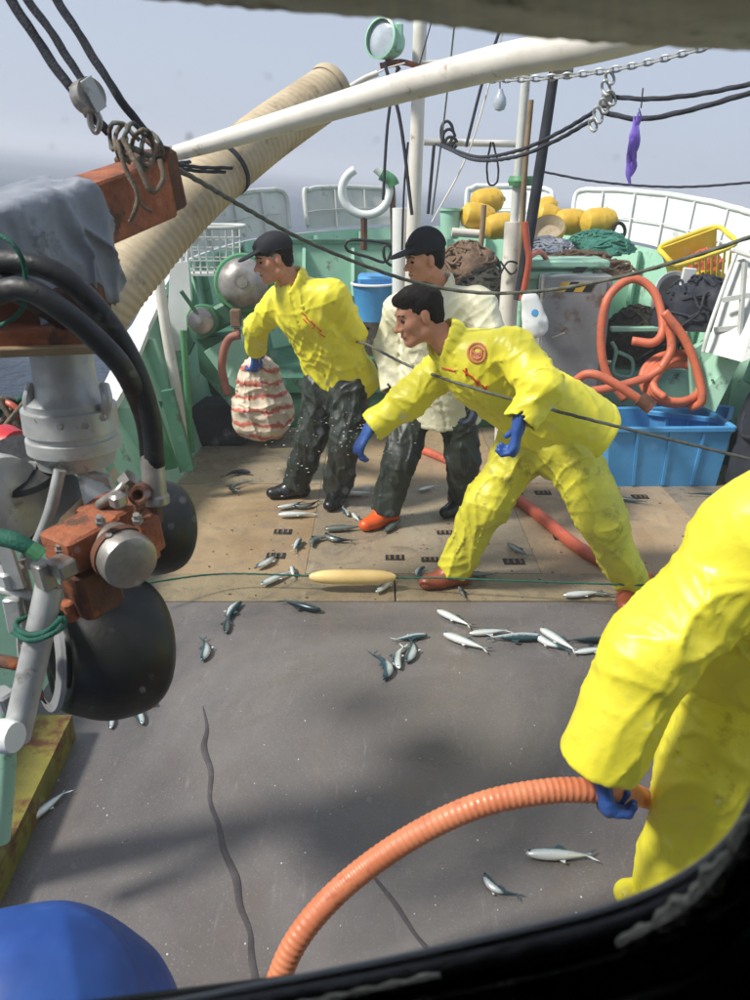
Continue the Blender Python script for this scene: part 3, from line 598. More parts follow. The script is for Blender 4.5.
WL = [((398, 66), (388, 120), (383, 200), 'dark stay left of the stub post, bending at the green clamp', .012, M_ropd), ((384, 62), (400, 120), (412, 215), 'dark stay slanting across the tall white mast', .014, M_ropd), ((455, 20), (444, 120), (432, 215), 'thin pale stay right of the tall white mast', .007, M_rop), ((505, 25), (470, 148), (432, 222), 'pale halyard slanting from the boom toward the cream jacket man', .007, M_boom),
      ((500, 30), (483, 80), (466, 147), 'dark halyard ending at the coil on the cross bar', .012, M_ropd), ((408, 142), (404, 190), (402, 250), 'dark line in front of the short white post', .009, M_ropd), ((434, 145), (431, 180), (428, 214), 'dark line dropping from the cross bar to the second cap', .013, M_ropd), ((531, 40), (524, 100), (520, 145), 'thin dark wire running up beside the upper derrick post', .006, M_ropd),
      ((352, 88), (382, 70), (405, 63), 'thin pale wire from the duct mouth to the lamp bracket', .006, M_boom), ((418, 70), (425, 45), (432, 20), 'thin wire crossing the head of the white mast', .005, M_ropd)]
for a, c, d, lb_, r_, m_ in WL: rope('stay', [P(*a, 5.7), P(*c, 5.7), P(*d, 5.7)], r_, m_, lb_, 'stay', twist=False, step=.1)
b = MB(); b.lathe([(0, .04), (.009, .04), (.014, .024), (.024, .008), (.027, -.015), (.02, -.035), (0, -.042)], P(500, 100, 3.6), n=18); t = b.make('glass_bulb', M_glassb, label='small milky bulb hanging below the white boom', cat='bulb')
rope('bulb_cord', [P(500, 80, 3.6), P(500, 90, 3.6)], .003, M_ropd, 'short cord from the boom to the milky bulb', 'cord', twist=False, step=.02)
rr = random.Random(8); t = thing('purple_streamer', 'torn purple plastic streamer hanging from the dark ropes', 'streamer', P(635, 110, 2.85))
for k in range(3):
    pts = [P(640-k*2+rr.uniform(-2, 2)-8*s_, 108+68*s_+k*4, 2.84+.01*sin(9*s_+k)) for s_ in np.linspace(0, 1, 8)]
    b = MB(); b.tube(pts, [.002, .006, .014, .019, .016, .009, .010, .005], n=8, per=4, flat=.25); b.make('strip', M_purp, t)
b = MB(); b.tube([P(643, 88, 2.85), P(641, 108, 2.85)], .0025, n=5); b.make('cord', M_ropd, t)

# ------------------------------------------------------------ bow gear
def flt(px, py, Y, r, lab, tilt=0, ln=1.35):
    t = thing('float', lab, 'float', P(px, py, Y), 'yellow floats stowed at the bow')
    ax = V3((cos(tilt), .25, sin(tilt))); b = MB(); c = P(px, py, Y); hl = r*ln
    b.lathe([(0, -hl), (r*.45, -hl*.97), (r*.82, -hl*.78), (r*.98, -hl*.45), (r, 0), (r*.98, hl*.45), (r*.82, hl*.78), (r*.45, hl*.97), (0, hl)], c, ax, 22); b.make('shell', M_flt, t)
    b = MB(); b.lathe([(r*1.0, -.016), (r*1.035, 0), (r*1.0, .016)], c, ax, 22); b.make('moulded_band', M_flt, t)
    b = MB(); b.tube([c+unit(ax)*hl*.9, c+unit(ax)*(hl*1.15)], r*.18, n=8, smooth=False); b.make('lug', M_flt, t)
flt(487, 201, 7.3, .105, 'yellow float on top of the left cluster', .1); flt(478, 217, 7.0, .11, 'yellow float at the lower left of the left cluster', -.2)
flt(499, 226, 6.9, .10, 'yellow float at the lower right of the left cluster', .2); flt(543, 209, 7.3, .09, 'smallest yellow float, high up right of the leaning spar', .4)
flt(549, 217, 7.15, .1, 'yellow float wedged below the smallest one', -.3); flt(571, 222, 7.0, .105, 'yellow float in the middle of the right hand row', 0); flt(599, 222, 6.8, .11, 'yellow float at the starboard end of the row, beside the black ring', 0)
t = thing('open_float_shell', 'cut open yellow float half showing its pale hollow in front of the float row', 'float', P(548, 230, 6.5))
b = MB(); b.lathe([(.13, .0), (.125, .02), (.115, .0), (.09, -.05), (0, -.07)], P(548, 229, 6.4), (-.2, -.6, .7), 24); b.make('hollow', M_duct, t)
b = MB(); b.lathe([(.125, .022), (.135, 0), (.115, -.06), (.05, -.10), (0, -.105)], P(548, 229, 6.4), (-.2, -.6, .7), 24); b.make('shell', M_flt, t)
b = MB(); b.tube([P(619+6*cos(a), 231+8*sin(a), 6.7) for a in np.linspace(0, 2*pi, 10, endpoint=False)], .014, n=8, closed=True, per=3); b.make('black_ring', M_rub, label='black ring with pale centre hanging beside the last yellow float', cat='ring')
def heap(name, c, rad, m, label, cat, seed=1, loops=14, lr=.008, lm=None, kind=None):
    t = thing(name, label, cat, c); c = V3(c); rad = V3(rad)
    n1, n2 = 40, 20; b = MB(); rows = []
    for i in range(n2+1):
        ph = pi/2*i/n2; a = np.linspace(0, 2*pi, n1, endpoint=False)
        d = np.stack([np.cos(a)*cos(ph), np.sin(a)*cos(ph), np.full(n1, sin(ph))], -1)
        dp_ = d*(1+.16*nz(d, 5, seed)+.09*nz(d, 13, seed+1)+.05*nz(d, 31, seed+2))[:, None]; rows.append(list(c+dp_*rad))
    b.grid(rows, closed=True); b.make('mound', m, t, sharp=180); r_ = random.Random(seed); b = MB()
    for k in range(loops):
        a0 = r_.uniform(0, 6.3); ph = r_.uniform(.1, 1.4); pts = []
        for j in range(5):
            a = a0+j*r_.uniform(.2, .5); ph2 = ph+r_.uniform(-.25, .25); d = V3((cos(a)*cos(ph2), sin(a)*cos(ph2), abs(sin(ph2)))); pts.append(c+d*rad*r_.uniform(1.0, 1.12))
        b.tube(pts, lr, n=6, per=4)
    if loops: b.make('loose_twine', lm or m, t, kind='stuff')
    return t
heap('net_pile', (-.02, 6.75, .55), (.3, .22, .36), M_net, 'dark heap of netting behind the bending man', 'net', 5, 30)
t = MB(); t.box(P(377, 285, 6.5), (.3, .3, .16), bev=.02); t.make('small_crate', M_blu, label='small blue crate beside the dark netting heap', cat='crate')
t = thing('blue_tub', 'blue and white tub under the netting behind the bending man', 'tub', P(372, 310, 6.4))
b = MB(); b.lathe([(0, -.15), (.14, -.15), (.165, .12), (.17, .13), (.16, .12), (.13, -.1), (0, -.12)], P(374, 300, 6.35), n=24); b.make('shell', M_blu, t)
b = MB(); b.lathe([(.165, .115), (.182, .12), (.182, .13), (.165, .135)], P(374, 300, 6.35), n=24); b.make('rim', M_wb, t)
rope('hose_loop', [P(398, 250, 6.3), P(385, 243, 6.3), P(350, 240, 6.3), P(347, 250, 6.3), P(368, 257, 6.3), P(385, 262, 6.3), P(392, 248, 6.3), P(384, 246, 6.3), P(386, 262, 6.3), P(400, 268, 6.3)], .014, M_hoseb, 'thin black hose loop hung on the short white post', 'hose', twist=False, step=.04)
for (x, y, Y, rx, h, m, l_, c_, sd) in ((468, 262, 6.5, .27, .34, M_netb, 'brown tangled gear heap between the two masts', 'gear heap', 9), (488, 285, 6.2, .26, .25, M_net, 'dark lower heap of rope right of the cream jacket man', 'rope heap', 12), (575, 262, 6.1, .42, .17, M_netb, 'brown fibrous net draped behind the grey cabinet', 'net', 15), (600, 240, 6.6, .26, .15, M_teal, 'teal net spread below the row of yellow floats', 'net', 18), (640, 330, 5.9, .3, .36, M_net, 'dark heap of gear inside the big orange hose loop', 'gear heap', 21), (700, 298, 5.4, .26, .3, M_navy, 'black netting hanging under the yellow basket', 'net', 24), (548, 245, 6.3, .2, .12, M_drape, 'grey folded tarpaulin behind the mint box lid', 'tarpaulin', 27)):
    p = P(x, y, Y); heap('gear_heap' if 'heap' in l_ else 'net_pile', (p[0], p[1], p[2]-h*.6), (rx, .26, h), m, l_, c_, sd, 34, .010)
b = MB(); b.tube([P(452, 232, 6.9), P(480, 234, 6.9), P(508, 235, 6.9)], .035, n=12); b.make('white_rail', M_boom, label='short white rail in front of the left float cluster', cat='rail')
pipe('wood_stick', [P(484, 205, 6.7), P(482, 235, 6.7), P(478, 262, 6.7)], .022, M_wood, 'bare stick standing against the short white rail', 'stick')
t = thing('mint_bucket', 'mint green drum standing right of the tall mast', 'bucket', P(450, 235, 7.0))
b = MB(); b.lathe([(0, -.13), (.075, -.13), (.085, .09), (.07, .09), (.07, .0), (0, -.02)], P(450, 222, 7.0), n=22); b.make('body', M_mint, t); b = MB(); b.lathe([(.08, .085), (.1, .09), (.1, .108), (.08, .108)], P(450, 222, 7.0), n=22); b.make('rim', M_mint, t)
# red strap, hanging
rope('red_hose', [P(525, 222, 5.3), P(527, 245, 5.3), P(529, 262, 5.3), P(522, 300, 5.35)], .026, M_ord, 'short salmon hose hanging right of the derrick post', 'hose', twist=False, step=.03)
rope('red_hose', [P(528, 258, 5.4), P(540, 252, 5.6), P(548, 262, 5.8)], .022, M_ord, 'salmon hose end curling behind the mint box', 'hose', twist=False, step=.03)
# mint fish box
c = P(560, 274, 5.75); t = thing('mint_box', 'mint green moulded box lid behind the grey cabinet', 'box', c)
b = MB(); b.box((c[0], 5.9, c[2]-.25), (.58, .45, .62), bev=.05); b.make('body', M_mint, t); b = MB(); b.box((c[0], 5.88, c[2]+.075), (.62, .5, .05), bev=.02); b.make('lid', M_mint, t)
b = MB(); b.box((c[0]-.02, 5.66, c[2]-.0), (.44, .03, .05), bev=.01); b.make('lip', M_mint, t)
# cabinet
cc = P(563, 276, 5.5); x0, x1 = P(541, 300, 5.5)[0], P(611, 300, 5.5)[0]; zt = P(570, 276, 5.5)[2]
t = thing('steel_cabinet', 'grey steel cabinet with hazard tape on its upper edge', 'cabinet', ((x0+x1)/2, 5.6, 0))
b = MB(); b.box(((x0+x1)/2, 5.65, zt/2), (x1-x0, .3, zt), bev=.008); b.make('body', M_gry, t, smooth=False)
b = MB(); b.box(((x0+x1)/2-.01, 5.493, zt/2+.0), (x1-x0-.06, .012, zt-.06), bev=.004); b.make('door', M_gry, t, smooth=False)
for yy in (300, 362):
    b = MB(); b.tube([P(602, yy, 5.46), P(611, yy, 5.46)], .012, n=8, smooth=False); b.make('hinge', M_stl, t)
b = MB(); b.tube([P(552, 338, 5.46), P(565, 333, 5.45)], .008, n=8, smooth=False); b.make('handle', M_stl, t)
b = MB(); z0, z1 = P(560, 292, 5.485)[2], P(560, 282, 5.485)[2]
xa, xb = P(556, 290, 5.485)[0], P(591, 290, 5.485)[0]; ww = (xb-xa)/4
for k in range(4):
    b = MB(); s_ = ww*.6; b.plate([(xa+k*ww, 5.484, z0), (xa+(k+1)*ww, 5.484, z0), (xa+(k+1)*ww+s_, 5.484, z1), (xa+k*ww+s_, 5.484, z1)], (0, .003, 0)); b.make('hazard_stripe', M_hyel if k % 2 == 0 else M_hblk, t, smooth=False)
b = MB(); b.plate([P(572, 273, 5.62), P(583, 273, 5.62), P(588, 267, 5.62), P(577, 267, 5.62)], (0, .004, 0)); b.make('lid_marking', M_hblk, t, smooth=False)
# white bag hooked on cabinet
t = thing('plastic_bag', 'off white plastic bag with a small blue green print hanging by the cabinet', 'bag', P(535, 315, 5.2))
sdf_mesh('sack', [dict(p=[cone(P(530, 302, 5.25), P(535, 325, 5.22), .06, .085, w=(1, 0, 0), f=.45)])], M_wb, t, vox=.008, noise=((40, .006, 4),))
b = MB(); b.lathe([(0, .004), (.022, .003), (.024, 0)], P(535, 313, 5.165), (0, -1, .2), 16); b.make('blue_print', M_blu, t)
b = MB(); b.lathe([(0, .006), (.012, .005), (.013, 0)], P(536, 315, 5.165), (0, -1, .2), 16); b.make('green_print', M_grn, t)
b = MB(); b.tube([P(526, 300, 5.25), P(531, 292, 5.25), P(536, 299, 5.25)], .005, n=6); b.make('handle', M_wb, t)
# yellow basket, bucket, etc.
t = thing('yellow_basket', 'yellow plastic basket with orange nets leaning at the starboard bow', 'basket', P(700, 265, 5.9)); c = P(698, 262, 5.9)
R = Matrix.Rotation(-.35, 3, 'Y') @ Matrix.Rotation(.35, 3, 'X'); Ra = np.array(R)
def rb(x, y, z): return c+Ra @ V3((x, y, z))
b = MB(); b.tube([rb(x, y, .13) for x, y in ((-.2, -.15), (0, -.17), (.2, -.15), (.22, 0), (.2, .15), (0, .17), (-.2, .15), (-.22, 0))], .017, n=8, closed=True, per=4); b.make('rim', M_ylp, t)
b = MB(); b.plate([rb(-.2, .13, .13), rb(.2, .13, .13), rb(.16, .1, -.15), rb(-.16, .1, -.15)], Ra @ V3((0, .012, 0))); b.plate([rb(-.2, -.13, .13), rb(-.2, .13, .13), rb(-.16, .1, -.15), rb(-.16, -.1, -.15)], Ra @ V3((-.012, 0, 0))); b.plate([rb(-.16, -.1, -.15), rb(.16, -.1, -.15), rb(.16, .1, -.15), rb(-.16, .1, -.15)], Ra @ V3((0, 0, .01))); b.make('shell', M_ylp, t, smooth=False)
for k in range(9):
    x = -.18+k*.045; b = MB(); b.beam(rb(x, -.14, .12), rb(x*.85, -.11, -.15), .013, .010, up=(0, 1, 0)); b.make('slat', M_ylp, t, smooth=False)
heap('orange_net', tuple(rb(.03, -.02, -.06)), (.13, .09, .13), M_ord, 'orange net bundled inside the yellow basket', 'net', 31, 12)
t = thing('white_bucket', 'white bucket lying on its side with its mouth to the deck', 'bucket', P(675, 292, 5.6)); c = P(675, 291, 5.6); ax = (-.1, -.8, .35)
b = MB(); b.lathe([(0, -.28), (.10, -.28), (.12, 0), (.135, .012), (.13, .02), (.108, 0), (.09, -.25), (0, -.26)], c, ax, 28); b.make('body', M_wb, t); b = MB(); b.lathe([(.122, -.03), (.136, -.025), (.136, -.012), (.122, -.01)], c, ax, 28); b.make('rim', M_wb, t)
b = MB(); b.box(P(688, 278, 5.5), (.09, .03, .13), np.array(Matrix.Rotation(.1, 3, 'Y')), bev=.006); b.make('white_tag', M_wb, label='small white plate between the bucket and the yellow basket', cat='plate')
# starboard white board and green plates
t = thing('tilted_hatch', 'white hatch board leaning at the starboard side with a pipe along its edge', 'hatch', P(730, 350, 5.0))
b = MB(); b.plate([P(705, 352, 4.95), P(734, 262, 5.2), P(775, 248, 5.1), P(790, 340, 4.8), P(742, 362, 4.8)], (.04, .08, 0)); b.make('board', M_whg, t, smooth=False)
for (xa_, ya_, xb_, yb_) in ((722, 300, 780, 290), (714, 330, 785, 322), (745, 262, 738, 356)):
    b = MB(); b.beam(P(xa_, ya_, 4.98), P(xb_, yb_, 4.9), .02, .03); b.make('batten', M_whg, t, smooth=False)
b = MB(); b.tube([P(736, 254, 5.15), P(722, 292, 5.05), P(708, 332, 4.93), P(703, 352, 4.9)], .013, n=10); b.make('edge_pipe', M_whg, t)
b = MB(); b.tube([P(732, 250, 5.2), P(745, 254, 5.1), P(770, 262, 4.9)], .016, n=8); b.make('top_lip', M_whg, t)
t = thing('green_chute', 'mint green bolted plate below the leaning white hatch', 'plate', P(710, 385, 5.1))
b = MB(); b.plate([P(690, 352, 5.1), P(708, 340, 5.15), P(745, 352, 5.0), P(715, 412, 5.0), P(693, 402, 5.05)], (0, .05, 0)); b.make('plate', M_mint, t, smooth=False)
for x, y in ((700, 358), (727, 358), (712, 380), (704, 395)):
    b = MB(); b.lathe([(0, .012), (.008, .010), (.009, 0)], P(x, y, 5.03), (0, -1, .2), 8); b.make('bolt', M_grn, t)
b = MB(); b.box(P(636, 329, 5.6), (.36, .05, .035), bev=.008); b.make('green_bar', M_mint, label='short mint green bar behind the orange hose loop', cat='bar')
pipe('green_gate_pipe', [P(612, 342, 5.65), P(616, 352, 5.65), P(613, 372, 5.65), P(630, 376, 5.65), P(632, 360, 5.65), P(618, 352, 5.65)], .014, M_mint, 'bent mint green pipe behind the left side of the hose loop', 'pipe')
b = MB(); b.box((1.95, 5.75, .32), (1.3, .1, .64), bev=.02); b.make('green_locker', M_mint, label='mint green low locker behind the coiled orange hoses', cat='locker')
b = MB(); b.box((1.45, 5.62, .17), (.8, .2, .36), bev=.012); b.make('wooden_box', M_netb, label='low brown wooden box behind the front blue crate', cat='box', smooth=False)
heap('dark_bundle', (2.62, 4.7, .0), (.33, .55, .95), M_navy, 'dark canvas bundle at the right edge beside the crates', 'bundle', 41, 6, .012)
heap('green_net_scrap', tuple(G(738, 462)), (.16, .12, .07), M_teal, 'scrap of dark green net on deck right of the crates', 'net', 44, 10)
# orange hoses (coils)
def hose(name, pts, r, m, label, rf=None, step=.02, **kw):
    b = MB(); b.tube(pts, r, n=16, per=10, step=step, rfun=rf, **kw); return b.make(name, m, label=label, cat='hose', sharp=180)
hose('orange_hose', [P(x, y, Y) for x, y, Y in ((625, 400, 5.2), (606, 372, 5.25), (601, 335, 5.3), (608, 298, 5.35), (632, 279, 5.4), (654, 292, 5.35), (663, 325, 5.25), (655, 342, 5.2), (632, 341, 5.25))], .028, M_orb, 'orange hose standing up in one big loop right of the cabinet')
hose('orange_hose', [P(x, y, Y) for x, y, Y in ((664, 312, 5.15), (684, 338, 5.1), (697, 370, 5.05), (702, 400, 5.0), (690, 408, 5.05))], .028, M_orb, 'orange hose arching down at the right of the coil')
hose('orange_hose', [P(x, y, Y) for x, y, Y in ((668, 322, 5.2), (671, 350, 5.15), (655, 378, 5.1), (648, 402, 5.1))], .028, M_orb, 'orange hose descending in front of the coil toward the crate')
pts = []
for k in range(34):
    a = k*2*pi/9; u_ = 1-.011*k; pts.append(P(677+37*u_*cos(a), 379-27*u_*sin(a)+.12*k, 5.22-.004*k+.10*sin(a)))
hose('orange_hose', pts, .025, M_orb, 'orange hose wound in a stacked coil behind the second crate')
hose('orange_hose', [P(x, y, Y) for x, y, Y in ((560, 400, 5.0), (578, 379, 4.95), (592, 374, 4.9), (612, 382, 4.85), (640, 400, 4.8))], .028, M_orb, 'orange hose bending over the left corner of the front crate')
hose('orange_hose', [P(x, y, Y) for x, y, Y in ((575, 393, 5.1), (610, 388, 5.08), (645, 378, 5.1), (662, 368, 5.1))], .028, M_orb, 'orange hose lying straight behind the front crate')
b = MB(); b.tube([P(640, 398, 4.75), P(652, 408, 4.72)], .045, n=14, smooth=False); b.make('hose_coupling', M_rustd, label='dark clamp coupling on the hose end above the front crate', cat='coupling')
def crate(c, sx, sy, h, rot, label):
    t = thing('fish_crate', label, 'crate', c, 'blue plastic fish crates'); Rz = np.array(Matrix.Rotation(rot, 3, 'Z')); c = V3(c)
    q = lambda x, y, z: c+Rz @ V3((x, y, z)); tp = .9; b = MB(); tk = .012
    for s_, (ax_, ln, wd_) in (((1), (0, sx, sy)), ((-1), (0, sx, sy)), ((1), (1, sy, sx)), ((-1), (1, sy, sx))):
        def e(a, z, o):
            f_ = tp+(1-tp)*z/h; u_ = a*ln/2*f_; v_ = s_*(wd_/2*f_-o); return q(u_, v_, z) if ax_ == 0 else q(v_, u_, z)
        b.grid([[e(-1, 0, 0), e(1, 0, 0)], [e(-1, h, 0), e(1, h, 0)], [e(-1, h, tk), e(1, h, tk)], [e(-1, .02, tk), e(1, .02, tk)]])
    b.box(q(0, 0, .01), (sx*tp-.004, sy*tp-.004, .02), Rz); b.make('shell', M_blu, t, smooth=False)
    b = MB(); o_ = .022
    for k in range(4):
        cs = [(-1, -1), (1, -1), (1, 1), (-1, 1)]; a_, b_ = cs[k], cs[(k+1) % 4]
        b.beam(q(a_[0]*(sx/2+.008), a_[1]*(sy/2+.008), h-.012), q(b_[0]*(sx/2+.008), b_[1]*(sy/2+.008), h-.012), .03, .036, bev=.006)
    b.make('rim', M_blu, t)
    for s_ in (-1, 1):
        for k in range(-1, 2):
            x = k*sx*.27; f0 = tp; b = MB(); b.beam(q(x*f0, s_*(sy/2*f0+.004), .02), q(x, s_*(sy/2+.004), h-.03), .02, .018, up=(1, 0, 0)); b.make('rib', M_blu, t, smooth=False)
    b = MB(); b.box(q(sx/2+.016, 0, h*.78), (.012, .12, .035), Rz, bev=.004); b.make('hand_hole', M_navy, t)
    return t
c1 = G(664, 489); crate((c1[0]-.01, c1[1]+.24, 0), .80, .46, .42, .02, 'large blue fish crate standing open in front of the hoses')
crate((2.2, 5.40, .0), .50, .34, .41, -.45, 'smaller blue fish crate half hidden behind the large one')
# lattice basket at port bow
t = thing('lattice_basket', 'pale grey lattice basket standing at the port bow', 'basket', P(213, 268, 6.3)); c = P(213, 250, 6.35)
for s_ in (-1, 1):
    for k in range(8):
        b = MB(); b.beam(c+(-.18+k*.051, s_*.13, -.16), c+(-.19+k*.054, s_*.15, .16), .009, .009); b.make('bar', M_whg, t, smooth=False)
    for k in range(4):
        b = MB(); b.beam(c+(-.19, s_*.14, -.14+k*.075), c+(.19, s_*.14, -.14+k*.075), .009, .009); b.make('bar', M_whg, t, smooth=False)
b = MB(); b.tube([c+(x, y, .17) for x, y in ((-.2, -.16), (.2, -.16), (.2, .16), (-.2, .16))], .014, n=8, closed=True, per=5); b.make('rim', M_whg, t)
b = MB(); b.box(c+(0, 0, -.17), (.37, .28, .012)); b.make('base', M_whg, t, smooth=False)
# windlass
t = thing('windlass', 'green windlass with a worn steel dome drum left of the bending man', 'windlass', P(225, 380, 5.7))
c = P(243, 283, 5.6); ax = unit((.12, -1, .15)); rd = .17
b = MB(); b.lathe([(0, .12), (.035, .118), (.037, .10), (.06, .103), (.10, .09), (.14, .055), (.165, .01), (.17, -.03), (.155, -.05), (0, -.05)], c, ax, 36); b.make('drum', M_stl, t)
b = MB(); b.lathe([(.0, -.06), (.19, -.06), (.205, -.10), (.20, -.22), (.14, -.34), (0, -.36)], c, ax, 32); b.make('gear_housing', M_grn, t)
c2 = P(201, 321, 5.5); b = MB(); b.lathe([(0, .07), (.016, .068), (.018, .05), (.05, .046), (.085, .02), (.092, -.02), (.08, -.04), (0, -.04)], c2, unit((.05, -1, .1)), 28); b.make('small_drum', M_stl, t)
b = MB(); b.lathe([(0, -.04), (.105, -.04), (.11, -.07), (.10, -.25), (0, -.26)], c2, unit((.05, -1, .1)), 24); b.make('shaft_housing', M_grn, t)
b = MB(); b.beam(P(192, 330, 5.75), P(250, 300, 5.8), .22, .16, bev=.02); b.plate([P(196, 338, 5.7), P(262, 335, 5.7), P(286, 432, 5.75), P(252, 430, 5.7), P(200, 372, 5.7)], (0, .35, 0)); b.make('bed', M_dgr, t, smooth=False)
b = MB(); b.plate([P(204, 352, 5.62), P(240, 330, 5.62), P(246, 345, 5.6), P(250, 400, 5.62), P(226, 382, 5.62)], (0, .04, 0)); b.make('guard', M_mint, t, smooth=False)
b = MB(); b.tube([P(196, 312, 5.45), P(181, 291, 5.4)], .014, n=8, smooth=False); b.make('brake_lever', M_dgr, t)
b = MB(); b.box(P(236, 318, 5.5), (.07, .06, .12), bev=.008); b.box(P(237, 332, 5.5), (.05, .05, .05), bev=.008); b.make('valve', M_netb, t)
hose('rusty_hose', [P(x, y, 5.4) for x, y in ((240, 335), (230, 338), (224, 350), (222, 370), (228, 395))], .028, mat('rusty hose', (150, 96, 80), rough=.7), 'rusty brown hose bending down beside the striped bag')
for i_, (x, y, Y, s_, m_, l_) in enumerate(((165, 430, 5.2, (.5, .5, .5), M_dgr, 'dark green winch bed low at the port rail'), (215, 425, 5.7, (.7, .4, .3), M_navy, 'dark step behind the striped bag'))):
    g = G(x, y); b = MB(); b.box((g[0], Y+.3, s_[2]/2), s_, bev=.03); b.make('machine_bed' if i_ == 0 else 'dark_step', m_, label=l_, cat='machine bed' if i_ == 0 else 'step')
# striped bag
M_bag = bpy.data.materials.new('striped sack'); M_bag.use_nodes = True
n_ = M_bag.node_tree.nodes; l_ = M_bag.node_tree.links; tc_ = n_.new('ShaderNodeTexCoord'); wv = n_.new('ShaderNodeTexWave'); wv.bands_direction = 'Z'
wv.inputs['Scale'].default_value = 3.6; wv.inputs['Distortion'].default_value = 5.5; wv.inputs['Detail'].default_value = 4; wv.inputs['Detail Scale'].default_value = 1.6; wv.inputs['Detail Roughness'].default_value = .65; rp = n_.new('ShaderNodeValToRGB')
l_.new(tc_.outputs['Object'], wv.inputs['Vector']); l_.new(wv.outputs[1], rp.inputs[0]); rp.color_ramp.elements[0].position = .62; rp.color_ramp.elements[1].position = .95
rp.color_ramp.elements[0].color = L((206, 192, 170))+(1,); rp.color_ramp.elements[1].color = L((184, 98, 82))+(1,)
l_.new(rp.outputs[0], n_['Principled BSDF'].inputs['Base Color']); n_['Principled BSDF'].inputs['Roughness'].default_value = .7
YB = 5.12; bgc = P(262, 405, YB); zb_, zt_ = P(262, 437, YB)[2], P(262, 368, YB)[2]; X_b = bgc[0]
t = thing('striped_sack', 'tied cream sack with red stripes held by the bending man', 'sack', (X_b, YB, zb_))
sdf_mesh('sack_body', [dict(p=[ellp((X_b, YB, zb_+.17), (.205, .17, .175)), ellp((X_b-.01, YB, zb_+.09), (.185, .16, .09)), cone((X_b, YB, zb_+.27), (X_b-.005, YB-.01, zt_-.07), .165, .135), cone((X_b, YB-.02, zt_-.06), (X_b, YB-.03, zt_-.01), .125, .10)])], M_bag, t, vox=.008, k=.05,
         folds=[((X_b, YB-.1, zb_+.2), (1, 0, .3), .09, .3, .014), ((X_b, YB-.05, zt_-.05), (1, .2, 0), .035, .14, .014), ((X_b, YB-.1, zb_+.28), (0, 0, 1), .06, .2, .014)], noise=((30, .005, 2), (12, .012, 3)))
for dx, dz in ((-.07, 0), (.02, .012), (.09, -.005)):
    b = MB(); b.ell((X_b+dx, YB-.06, zt_+.01+dz), (.045, .05, .035), noise=.2); b.make('sack_corner', M_bag, t)
hzr = MB(); 

# ------------------------------------------------------------ port side net hauler (near, left)
t = thing('net_hauler', 'big aluminium and rusty net hauler with black rubber rollers at the left edge', 'net hauler', P(60, 700, 1.7))
# swivel column
cx = P(68, 400, 1.75)
def pr(y): return P(68, y, 1.75)[2]-cx[2]
sc_ = 1.75/ (F*cos(TH)+100*sin(TH))
prof = [(0, pr(338)), (29*sc_, pr(338)), (30*sc_, pr(380)), (33*sc_, pr(392)), (41*sc_, pr(399)), (41.2*sc_, pr(405)), (46*sc_, pr(406)), (46.2*sc_, pr(428)), (43.5*sc_, pr(429)), (43.5*sc_, pr(434)), (46*sc_, pr(435)), (46*sc_, pr(447)), (41*sc_, pr(449)), (38*sc_, pr(462)), (0, pr(463))]
b = MB(); b.lathe(prof, cx, (0, 0, 1), 40); b.make('swivel_column', M_alu, t)
for a in range(8):
    b = MB(); a_ = a*pi/4+.3; b.lathe([(0, .004), (.007, .004), (.007, -.01)], cx+(cos(a_)*37*sc_, sin(a_)*37*sc_, pr(400)), (0, 0, 1), 6); b.make('bolt', M_stl, t)
b = MB(); b.lathe([(0, .003), (.008, .003), (.010, 0)], P(43, 433, 1.66), (-.3, -1, .1), 12); b.make('grease_plug', M_dark, t)
# lugs on column
for x in (32, 104):
    b = MB(); b.tube([P(x, 385, 1.72), P(x-4 if x < 60 else x+3, 400, 1.7), P(x, 418, 1.72)], .012, n=10); b.make('lug', M_alu, t)
# plate above
b = MB(); b.beam(P(-40, 335, 1.62), P(112, 330, 1.72), .16, .035, bev=.004); b.make('mounting_plate', M_rust, t, smooth=False)
b = MB(); b.beam(P(-40, 347, 1.60), P(104, 342, 1.70), .17, .018, bev=.003); b.make('wooden_pad', M_wood, t, smooth=False)
b = MB(); b.box(P(40, 305, 1.75), (.26, .16, .09), bev=.01); b.make('motor_mount', M_rustd, t)
# clevis under column
for s_ in (-1, 1):
    b = MB(); b.beam(P(66+s_*26, 460, 1.75), P(66+s_*34, 520, 1.72), .02, .10, up=(0, 1, 0)); b.make('clevis', M_alu, t, smooth=False)
b = MB(); b.plate([P(52, 532, 1.55), P(60, 540, 1.55), P(112, 488, 1.72), P(108, 478, 1.72)], (.01, .03, .02)); b.make('arm_plate', M_duct, t, smooth=False)
b = MB(); b.plate([P(76, 470, 1.68), P(108, 478, 1.70), P(112, 490, 1.70), P(84, 505, 1.62)], (0, .02, .0)); b.make('gusset', M_alu, t, smooth=False)
# sheaves on the left
def disc(c, ax, prof, m, name, n=36):
    b = MB()
    if 'roller' in name and len(prof) > 6: prof = [(max(0, q_[0]), q_[1]) for q_ in smoothpath([(a_, c_, 0) for a_, c_ in prof], 5)]
    b.lathe(prof, c, ax, n); return b.make(name, m, t)
a1 = unit((.75, -.55, .1))
disc(P(52, 502, 1.75), a1, [(0, .03), (.075, .032), (.08, .02), (.08, -.02), (.05, -.03), (0, -.03)], M_gry, 'sheave')
disc(P(34, 505, 1.72), a1, [(.0, .02), (.105, .02), (.11, .0), (.105, -.03), (0, -.03)], M_rub, 'rubber_sheave')
disc(P(-2, 500, 1.66), a1, [(0, .055), (.06, .055), (.10, .04), (.105, 0), (.105, -.04), (0, -.04)], M_alu, 'end_drum')
disc(P(20, 465, 1.72), (0.1, -.5, 1), [(0, .01), (.09, .01), (.1, 0), (.09, -.01), (0, -.01)], M_hoseb, 'rubber_flap')
